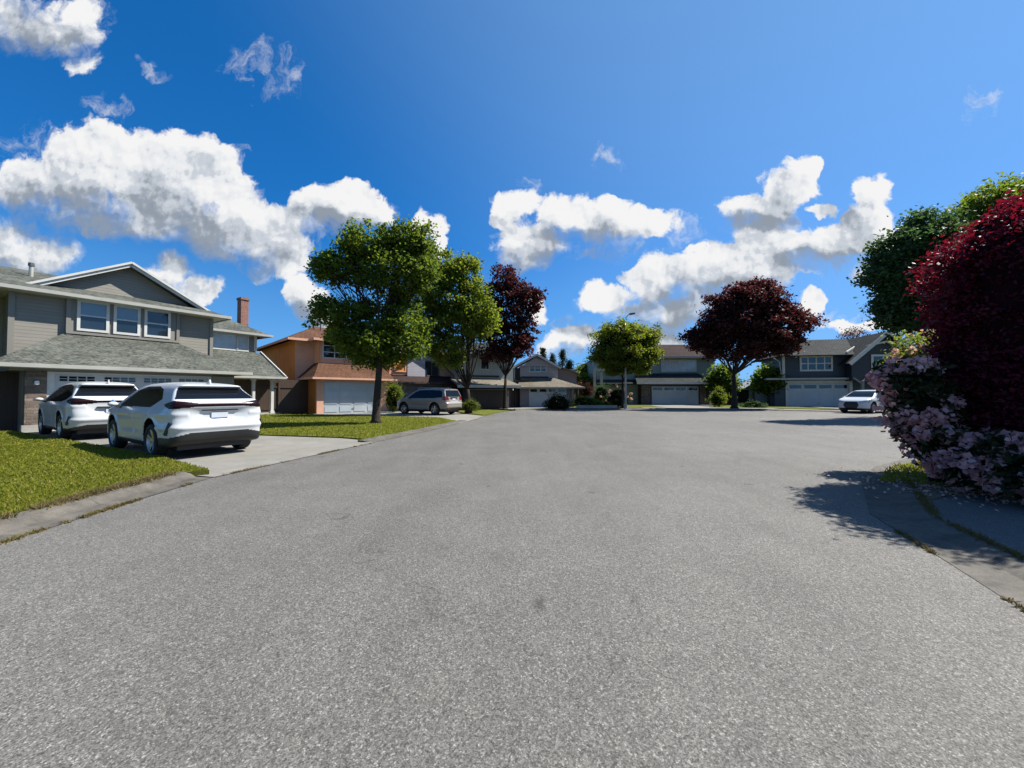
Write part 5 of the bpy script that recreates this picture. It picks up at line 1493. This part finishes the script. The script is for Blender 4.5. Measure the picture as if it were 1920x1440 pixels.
def tree(name, label, base, trunk, lobes, leaf, size, n_cl, per, rad, bark='bark', r0=0.2, group=None, limbs=2, shell=(.5, 1.0), cat='tree', aspect=.62, core=None, forks=None):
    """base: ground point; trunk: points relative to the base up to the fork; lobes relative to the base"""
    root = empty(name, base, 0, label, cat, group)
    mb = MB()
    tp = [Vector(p) for p in trunk]
    k = len(tp)
    rr = [r0 * (1.55 if i == 0 else 1 - .42 * i / (k - 1)) for i in range(k)]
    # flare at the foot
    tp2 = [tp[0], tp[0].lerp(tp[1], .12)] + tp[1:]; rr2 = [rr[0], r0 * 1.08] + rr[1:]
    mb.tube(tp2, rr2, 10)
    top = tp[-1]; rt = rr[-1]
    P = lobe_points(lobes, n_cl, shell)
    starts = forks or [top]
    for l in lobes:
        c = Vector(l[:3])
        st = min((Vector(f) for f in starts), key=lambda f: (f - c).length)
        rl = min(rt * .62, r0 * .5) * min(1.0, .55 + l[3] * .25)
        cv = curve(st, c, .10, 6)
        mb.tube(cv, [rl * (1 - .72 * i / 6) for i in range(7)], 6)
        d = ((P - np.array(l[:3])) ** 2).sum(1)
        near = np.argsort(d)
        for j in range(int(limbs * 6)):
            q = P[near[rng.integers(0, max(1, min(len(P), len(P) // max(1, len(lobes)) + 5)))]]
            s0 = cv[random.choice((2, 3, 4, 5, 6))]
            c2 = curve(s0, q, .12, 4)
            mb.tube(c2, [rl * .34 * (1 - .75 * i / 4) + .006 for i in range(5)], 4, False)
    mb.build('trunk', M[bark], root, True)
    C = cluster_leaves(P, per, rad)
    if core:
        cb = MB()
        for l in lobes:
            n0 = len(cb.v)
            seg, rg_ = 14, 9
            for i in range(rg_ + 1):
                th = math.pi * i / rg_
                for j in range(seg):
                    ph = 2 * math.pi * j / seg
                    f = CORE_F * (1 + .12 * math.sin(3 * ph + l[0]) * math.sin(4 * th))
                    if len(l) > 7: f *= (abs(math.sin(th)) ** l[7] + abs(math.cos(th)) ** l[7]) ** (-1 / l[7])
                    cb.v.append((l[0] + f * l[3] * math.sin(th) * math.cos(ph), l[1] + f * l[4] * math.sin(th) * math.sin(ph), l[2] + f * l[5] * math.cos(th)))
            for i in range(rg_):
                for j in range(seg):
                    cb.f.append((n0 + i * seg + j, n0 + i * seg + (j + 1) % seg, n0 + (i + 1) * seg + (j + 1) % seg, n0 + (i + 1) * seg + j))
        cb.build('shade_core', M[core], root, True)  # solid blobs added inside the leaves to block light
    o = leaf_cloud('crown', C, size, M[leaf], root, aspect=aspect)
    return root, P


def px_lobes(base, Y, rows, depth=0.9):
    """ellipses of the crown measured on the photograph at distance Y, given depth of their own"""
    out = []
    s = Y / FOC
    for r in rows:
        px, py, rx, ry = r[:4]
        dy = r[4] if len(r) > 4 else 0.0
        w = W(px, py, Y + dy)
        sc = (Y + dy) / FOC
        out.append((w.x - base[0], w.y - base[1], w.z - base[2], rx * sc, (rx + ry) / 2 * sc * depth, ry * sc))
    return out


# the near green maple on the lawn of the orange house
b1 = (-6.15, 17.4, 0.05)
lob = px_lobes(b1, 17.4, [(700, 455, 62, 36), (762, 452, 52, 34), (665, 462, 34, 34), (735, 508, 78, 40), (785, 500, 34, 42, .4), (626, 503, 44, 26, -.3), (604, 492, 22, 18, -.6), (640, 592, 46, 32, -.6), (618, 578, 28, 18, -.8), (672, 640, 44, 26, -.6), (700, 622, 40, 34), (692, 580, 28, 18, .8), (744, 560, 24, 16, 1.2), (706, 668, 44, 20, .3), (755, 600, 40, 38, .6), (757, 648, 38, 24, .3), (640, 628, 28, 22, .4)])
tree('maple_tree', 'green maple with dark straight trunk on the lawn before the orange house', b1, [(0, 0, 0), (0.05, 0, 1.2), (0.12, .02, 2.4), (.14, 0, 3.4)], lob, 'leaf_maple', .155, 760, 62, .34, 'bark_dark', .185, 'green street maples', 2.5, (.35, 1.0), forks=[(.14, 0, 3.4), (.12, .02, 2.7)])
# second maple beyond, forked stem
b2 = (-2.95, 26.0, 0.05)
lob = px_lobes(b2, 25.6, [(832, 500, 40, 30), (859, 518, 36, 32), (808, 528, 38, 36), (844, 560, 50, 38), (880, 560, 26, 40), (814, 600, 42, 36), (862, 620, 38, 40), (802, 640, 36, 30), (838, 664, 36, 24), (876, 592, 30, 40), (786, 570, 30, 40, -0.6), (784, 618, 32, 34, -0.6), (898, 600, 18, 26), (905, 585, 24, 44), (880, 500, 26, 26)])
tree('maple_tree', 'yellow green maple with a low forked stem beside the sage house', b2, [(0, 0, 0), (0, 0, .9), (-.05, 0, 1.6)], lob, 'leaf_yellow', .19, 560, 60, .40, 'bark_dark', .2, 'green street maples', 2, (.35, 1.0), forks=[(-.05, 0, 1.6)])
# dark red maple behind it
b3 = (-0.6, 33.4, 0.05)
lob = px_lobes(b3, 33.0, [(941, 520, 30, 22), (931, 555, 36, 28), (970, 545, 26, 24), (946, 590, 40, 30), (984, 582, 28, 20), (941, 630, 46, 28), (970, 648, 32, 22), (926, 662, 34, 20), (911, 600, 26, 40), (996, 577, 14, 8), (990, 560, 30, 24), (985, 620, 26, 26)])
tree('maple_tree', 'slim dark red maple rising between the sage and lilac houses', b3, [(0, 0, 0), (0, 0, 1.5), (.05, 0, 2.8)], lob, 'leaf_maroon', .25, 420, 46, .46, 'bark_dark', .18, 'dark red maples', 2, (.3, 1.0))
# clipped globe
b4 = (9.75, 33.9, 0.08)
lob = px_lobes(b4, 33.9, [(1172, 651, 60, 50), (1172, 640, 52, 40), (1150, 664, 38, 36), (1196, 664, 38, 36), (1172, 682, 50, 20)])
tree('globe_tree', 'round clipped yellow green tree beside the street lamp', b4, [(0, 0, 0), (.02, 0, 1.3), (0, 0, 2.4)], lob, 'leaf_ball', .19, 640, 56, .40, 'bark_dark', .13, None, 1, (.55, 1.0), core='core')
# big dark red maple before the green house
b5 = (19.4, 33.6, 0.08)
lob = px_lobes(b5, 33.4, [(1420, 560, 50, 34), (1375, 570, 40, 34), (1450, 585, 44, 30), (1400, 600, 70, 40), (1350, 612, 44, 34), (1320, 632, 36, 22), (1470, 606, 44, 26), (1505, 602, 28, 16), (1440, 636, 54, 32), (1385, 648, 52, 32), (1340, 648, 40, 22), (1475, 640, 36, 22), (1300, 630, 20, 12), (1436, 533, 20, 12), (1395, 548, 18, 16)])
tree('maple_tree', 'broad dark red maple before the green house garage', b5, [(0, 0, 0), (.02, 0, 1.4), (-.02, 0, 2.9)], lob, 'leaf_maroon', .25, 800, 56, .48, 'bark_dark', .24, 'dark red maples', 2, (.35, 1.0))
# trees beyond the red shrub on the right
b6 = (24.2, 20.6, 0.06)
lob = px_lobes(b6, 20.6, [(1705, 470, 56, 46), (1745, 425, 44, 32), (1672, 505, 40, 38), (1712, 540, 56, 46), (1684, 575, 38, 34), (1760, 480, 60, 60), (1740, 570, 60, 50), (1700, 600, 40, 22), (1820, 540, 60, 70)])
tree('broadleaf_tree', 'deep green broadleaf tree overhanging the white car, beyond the red shrub', b6, [(0, 0, 0), (.1, 0, 1.6), (0, 0, 3.2)], lob, 'leaf_deep', .19, 800, 56, .44, 'bark', .26, 'trees behind the red shrub', 1.5, (.35, 1.0))
b7 = (30.0, 23.5, 0.06)
lob = px_lobes(b7, 23.5, [(1850, 385, 56, 30), (1900, 365, 60, 34), (1960, 380, 70, 50), (1880, 440, 80, 60), (1980, 470, 90, 80), (1820, 420, 30, 30)])
tree('broadleaf_tree', 'tall yellow green tree topping the red shrub', b7, [(0, 0, 0), (.1, 0, 2.6), (0, 0, 5.2)], lob, 'leaf_maple', .22, 520, 46, .55, 'bark', .30, 'trees behind the red shrub', 1, (.4, 1.0))
# crimson laceleaf maple dome close on the right
b8 = (7.95, 5.2, 0.05)
dome = [(0, 0, 2.25, 1.60, 1.60, 1.86, 1, 4.0), (.9, -.3, 2.5, 1.5, 1.4, 1.72, 1, 3.0), (.75, -.85, 2.5, 1.25, 1.15, 1.5, 1, 3.0), (.2, .2, 3.5, 1.2, 1.1, .66, 1, 2.2), (-.1, .1, 1.2, 1.45, 1.45, .85, 1, 2.2)]
CORE_F = .91  # larger core so the dome's shadow falls solid
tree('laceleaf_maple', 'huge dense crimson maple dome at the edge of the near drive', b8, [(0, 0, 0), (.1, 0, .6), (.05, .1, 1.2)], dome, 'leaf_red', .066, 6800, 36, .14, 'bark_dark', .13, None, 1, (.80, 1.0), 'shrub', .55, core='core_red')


# rhododendron under it: dark leaves and lilac trusses
def shrub(name, label, base, lobes, leaf, size, n_cl, per, rad, flowers=None, group=None, core='core', shell=(.6, 1.0), cat='shrub', stems=5, aspect=.45):
    root = empty(name, base, 0, label, cat, group)
    mb = MB()
    for i in range(stems):
        l = lobes[i % len(lobes)]
        mb.tube(curve((random.uniform(-.12, .12), random.uniform(-.12, .12), 0), (l[0] * .8, l[1] * .8, l[2]), .1, 5), [.03, .027, .024, .02, .016, .01], 5)
    mb.build('stem', M['bark_dark'], root, True)
    P = lobe_points(lobes, n_cl, shell)
    P = P[P[:, 2] > .03]
    C = cluster_leaves(P, per, rad)
    C[:, 2] = np.maximum(C[:, 2], .02)
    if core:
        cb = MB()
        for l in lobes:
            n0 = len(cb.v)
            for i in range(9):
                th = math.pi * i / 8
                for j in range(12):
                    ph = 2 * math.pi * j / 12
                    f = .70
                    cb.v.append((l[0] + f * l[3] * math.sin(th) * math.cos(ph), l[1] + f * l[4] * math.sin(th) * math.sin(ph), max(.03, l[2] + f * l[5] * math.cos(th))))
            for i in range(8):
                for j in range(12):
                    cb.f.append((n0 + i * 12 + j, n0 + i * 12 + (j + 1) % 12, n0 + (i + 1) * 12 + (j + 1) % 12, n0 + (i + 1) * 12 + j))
        cb.build('shade_core', M[core], root, True)  # added solid fill that keeps light from passing through
    leaf_cloud('foliage', C, size, M[leaf], root, aspect=aspect)
    if flowers:
        n, r, mat, psz, zmin = flowers
        F = lobe_points(lobes, n * 3, (.97, 1.10))
        F = F[F[:, 2] > zmin][:n]
        k = 34
        d = rand_dir(len(F) * k)
        Q = np.repeat(F, k, 0) + d * (r * rng.uniform(.75, 1.05, len(d)) * np.repeat(rng.uniform(.7, 1.2, len(F)), k))[:, None]
        leaf_cloud('blossom', Q, psz, M[mat], root, aspect=.95, up=.2)
    return root


b9 = (6.45, 5.75, 0.05)


def rl(px, py, Y, r, rz=None):
    w = W(px, py, Y)
    return (w.x - b9[0], w.y - b9[1], w.z - b9[2], r, r, rz or r)


shrub('rhododendron', 'rhododendron with lilac flower heads spilling out under the crimson maple', b9,
      [rl(1706, 716, 5.75, .32, .28), rl(1722, 765, 5.7, .34), rl(1744, 812, 5.6, .32), rl(1758, 770, 5.65, .24), rl(1790, 850, 5.35, .28), rl(1845, 868, 5.1, .36, .30), rl(1905, 872, 4.75, .36, .30), rl(1672, 702, 5.9, .17, .13), rl(1810, 885, 5.5, .30, .25), rl(1975, 880, 4.4, .36, .3)],
      'leaf_rhodo', .105, 420, 22, .13, (150, .112, 'petal', .078, .12))
bb = W(1738, 760, 6.95); bb.z = 0.05
shrub('azalea_bush', 'yellow leaved shrub with peach blossom behind the lilac rhododendron', bb,
      [(-.15, 0, 1.85, .42, .4, .36), (.15, .1, 2.15, .45, .4, .34), (-.42, 0, 1.80, .24, .24, .2), (-.02, 0, 1.4, .3, .3, .3)], 'leaf_yellow', .06, 380, 22, .12, (60, .06, 'petal_peach', .045, 1.7), core=None)
FP = np.stack([rng.normal(6.5, .55, 900), rng.normal(5.45, .45, 900), np.full(900, .062)], 1)
tag(leaf_cloud('petals_and_sun_flecks', FP, .045, M['petal_peach'], up=3.0, aspect=.8), kind='stuff')  # pale petals, laid also as dapples of sun on the soil

# hedges and garden shrubs round the bulb
SH = 'garden shrubs round the cul-de-sac'


def ball(name, label, px, py, rx, ry, Y, leaf, size, n, per, rad, **kw):
    c = W(px, py, Y)
    s = Y / FOC
    base = (c.x, c.y, 0.05)
    return shrub(name, label, base, [(0, 0, c.z - .05, rx * s, rx * s * .9, ry * s), (rx * s * .3, 0, c.z - .05 - ry * s * .3, rx * s * .75, rx * s * .7, ry * s * .7), (-rx * s * .3, .1, c.z - .05 - ry * s * .3, rx * s * .75, rx * s * .7, ry * s * .7)], leaf, size, n, per, rad, group=SH, **kw)


ball('clipped_shrub', 'near black clipped shrub before the white door of the lilac house', 1046, 754, 25, 17, 31.4, 'leaf_box', .10, 200, 26, .2)
ball('round_shrub', 'bright green low shrub behind the silver car', 882, 759, 16, 11, 26.0, 'leaf_hedge', .08, 110, 26, .18)
ball('upright_shrub', 'yellow green upright shrub between maple trunk and silver car', 738, 742, 17, 26, 27.5, 'leaf_yellow', .10, 150, 26, .22)
ball('flowering_shrub', 'shrub with whitish and red blooms at the foot of the street lamp', 1158, 745, 24, 22, 35.5, 'leaf_rhodo', .12, 130, 24, .22, flowers=(26, .10, 'petal_peach', .09, .5))
ball('round_shrub', 'dark green shrub before the porch columns of the green house', 1128, 742, 18, 24, 37.5, 'leaf_deep', .12, 130, 26, .24)
ball('weeping_shrub', 'small weeping shrub left of the dark red maple trunk', 1346, 744, 14, 18, 37.5, 'leaf_yellow', .12, 120, 24, .24)
ball('round_shrub', 'low dark shrub at the dark red maple trunk', 1412, 760, 22, 9, 35.5, 'leaf_deep', .11, 90, 24, .2)
ball('round_shrub', 'purple leaved shrub by the fence of the lilac house', 1096, 730, 16, 14, 40, 'leaf_maroon', .14, 90, 24, .26)
ball('round_shrub', 'dark shrub in the shade beside the brown garage of the sage house', 842, 750, 18, 20, 30.5, 'leaf_box', .11, 100, 24, .22)
# clipped hedge, two steps, left of the globe tree
hc = W(1112, 754, 34.6)
shrub('clipped_hedge', 'pale green clipped hedge stepping down to the kerb by the globe tree', (hc.x, hc.y, .08), [(-1.0, 0, .55, .9, .6, .55), (-.3, 0, .5, .9, .6, .5), (.5, -.1, .32, .7, .5, .34), (1.1, -.1, .28, .5, .4, .3)], 'leaf_hedge', .10, 220, 26, .18, group=SH)


# background trees and conifers
def bgtree(label, px, py, rx, ry, Y, leaf, group, name='background_tree', n=240, per=34, size=.30, rad=.6):
    c = W(px, py, Y); s = Y / FOC
    base = (c.x, c.y, -0.05)
    z = c.z
    l = [(0, 0, z, rx * s * .8, rx * s * .7, ry * s * .8), (-rx * s * .4, .3, z - ry * s * .25, rx * s * .6, rx * s * .5, ry * s * .6), (rx * s * .4, -.2, z - ry * s * .2, rx * s * .6, rx * s * .5, ry * s * .6), (0, 0, z + ry * s * .4, rx * s * .5, rx * s * .45, ry * s * .55)]
    tree(name, label, base, [(0, 0, 0), (.05, 0, max(.8, (z - ry * s) * .6)), (0, 0, max(1.2, z - ry * s * .6))], l, leaf, size, n, per, rad, 'bark_dark', .16, group, 1, (.4, 1.0))


BG = 'trees beyond the houses'
bgtree('loose green tree behind the trunk of the dark red maple', 1356, 712, 22, 28, 42.5, 'leaf_maple', BG)
bgtree('olive green tree left of the navy house', 1440, 712, 20, 26, 40.5, 'leaf_maple', BG)
bgtree('green tree in the gap between the lilac and green houses', 1098, 706, 24, 24, 52, 'leaf_maple', BG)
bgtree('pale green tree behind the hedge left of the globe tree', 1084, 722, 26, 26, 47, 'leaf_hedge', BG)
bgtree('bare topped dark tree behind the navy house roof', 1602, 628, 26, 18, 62, 'leaf_maroon', BG, n=60, per=20, size=.22)


def conifer(label, px, top, Y, wpx):
    c = W(px, top, Y); s = Y / FOC
    base = (c.x, c.y, -.05)
    root = empty('conifer_tree', base, 0, label, 'tree', 'conifers behind the lilac house')
    H_ = c.z
    MB().tube([(0, 0, 0), (0, 0, H_ * .5), (0, 0, H_ * .98)], [.22, .14, .02], 7).build('trunk', M['bark_dark'], root)
    n = 320
    hgt = rng.uniform(.12, 1, n) ** .9
    rr = wpx * s * (1.03 - hgt) ** .8 * rng.uniform(.35, 1.05, n)
    a = rng.uniform(0, 2 * math.pi, n)
    P = np.stack([rr * np.cos(a), rr * np.sin(a), hgt * H_ - rr * .25], 1)
    leaf_cloud('crown', cluster_leaves(P, 20, .35), .22, M['leaf_conifer'], root, aspect=.4)


conifer('tallest conifer behind the right slope of the lilac house', 1055, 655, 60, 24)
conifer('conifer behind the ridge of the lilac house', 1018, 652, 62, 20)
conifer('short broad conifer right of the lilac house', 1068, 676, 58, 18)
conifer('conifer between the tall ones behind the lilac house', 1036, 662, 66, 20)

# ------------------------------------------------------------------ street furniture and fences
lampb = W(1173, 768, 33.0); lampb.z = 0.05
lr_ = empty('street_lamp', lampb, 0, 'tall pale grey street lamp standing through the globe tree', 'street lamp')
topz = W(1173, 596, 33.0).z
MB().tube([(0, 0, 0), (0, 0, 1.0), (0, 0, topz - .2)], [.11, .09, .06], 10).build('pole', M['gutter'], lr_, True)
MB().lathe([(0, 0), (.17, 0), (.17, .35), (.12, .40), (0, .40)], 12, 'z').build('pole_base', M['gutter'], lr_)
MB().tube([(0, 0, topz - .2), (.10, -.1, topz + .05), (.2, -.2, topz + .18), (.34, -.34, topz + .22)], .035, 8).build('arm', M['gutter'], lr_)
hd = MB().prism([(.26, -.24, topz + .18), (.36, -.46, topz + .18), (.70, -.54, topz + .20), (.60, -.28, topz + .20)], (0, 0, .13)).build('lamp_head', M['metal_dark'], lr_)
MB().prism([(.31, -.28, topz + .15), (.39, -.43, topz + .15), (.64, -.49, topz + .17), (.56, -.31, topz + .17)], (0, 0, .025)).build('lens', M['lamp_glass'], hd)


def fence(label, a, b, z, mat, name='timber_fence', n=5):
    a, b = Vector((*a, 0)), Vector((*b, 0))
    d = (b - a)
    ang = math.atan2(d.y, d.x); L_ = d.length
    r = empty(name, a, ang, label, 'fence')
    MB().box(0, L_, 0, .04, .05, z).build('fence_board', M[mat], r)
    MB().box(0, L_, -.05, 0, z - .02, z + .06).build('fence_cap', M[mat], r)
    for i in range(n):
        MB().box(L_ * i / (n - 1) - .05, L_ * i / (n - 1) + .05, -.08, 0, 0, z + .1).build('fence_post', M[mat], r)


fence('low red brown fence right of the lilac house', (W(1076, 750, 39).x, 39), (W(1104, 750, 40).x, 40.2), 1.9, 'shingle_maroon' if False else 'dark_wood')
fence('dark fence closing the gap between the sage and lilac houses', (W(940, 750, 36.5).x, 36.5), (W(990, 750, 37.5).x, 37.5), 2.6, 'dark_wood')
fence('dark fence between the green house and the shed', (W(1340, 750, 43).x, 43), (W(1402, 750, 44).x, 44), 1.7, 'dark_wood')
fence('dark fence right of the shed', (W(1438, 750, 44).x, 44), (W(1462, 750, 42).x, 42.2), 2.0, 'dark_wood', n=3)
# little gabled shed between green and navy houses
sb = W(1420, 760, 46); shd = empty('garden_shed', (sb.x, sb.y, 0), R(-8), 'pale gabled shed in the gap left of the navy house', 'shed')
MB().box(-1.2, 1.2, 0, 2.2, 0, 2.1).prism([(-1.2, 0, 2.1), (1.2, 0, 2.1), (0, 0, 2.85)], (0, 2.2, 0)).build('wall', M['sage'], shd)
MB().slab([(-1.6, -.35, 1.98), (0, -.35, 2.98), (0, 2.5, 2.98), (-1.6, 2.5, 1.98)], .1).slab([(0, -.35, 2.98), (1.6, -.35, 1.98), (1.6, 2.5, 1.98), (0, 2.5, 2.98)], .1).build('roof', M['gutter'], shd)
MB().box(-.55, .55, -.04, 0, 0, 1.9).build('door', M['metal_dark'], shd)
# stone planter kerb below the hedge
pl = MB().box(-1.6, 1.9, -.12, .12, 0, .28).build('garden_wall', M['concrete'])
pl.location = (hc.x, hc.y - .85, .06)
tag(pl, 'low pale concrete edging wall before the clipped hedge', 'garden wall')

# far wood beyond the gardens, one mass
def strip(a, b, n):
    u = rng.random(n)[:, None]
    p = np.array(a) * (1 - u) + np.array(b) * u
    hgt = 3.6 + 1.6 * np.sin(u[:, 0] * 37) * np.sin(u[:, 0] * 61 + 1) + 0.8 * np.sin(u[:, 0] * 151)
    return np.concatenate([p + rng.normal(0, 1.3, (n, 2)), (rng.random(n) ** .8 * hgt)[:, None]], 1)


FW = np.concatenate([strip((-95, 70), (20, 84), 9000), strip((20, 84), (100, 72), 7000), strip((100, 72), (110, -40), 7000)])
tag(leaf_cloud('treeline', cluster_leaves(FW, 3, .5), .5, M['leaf_deep'], aspect=.7), kind='stuff')
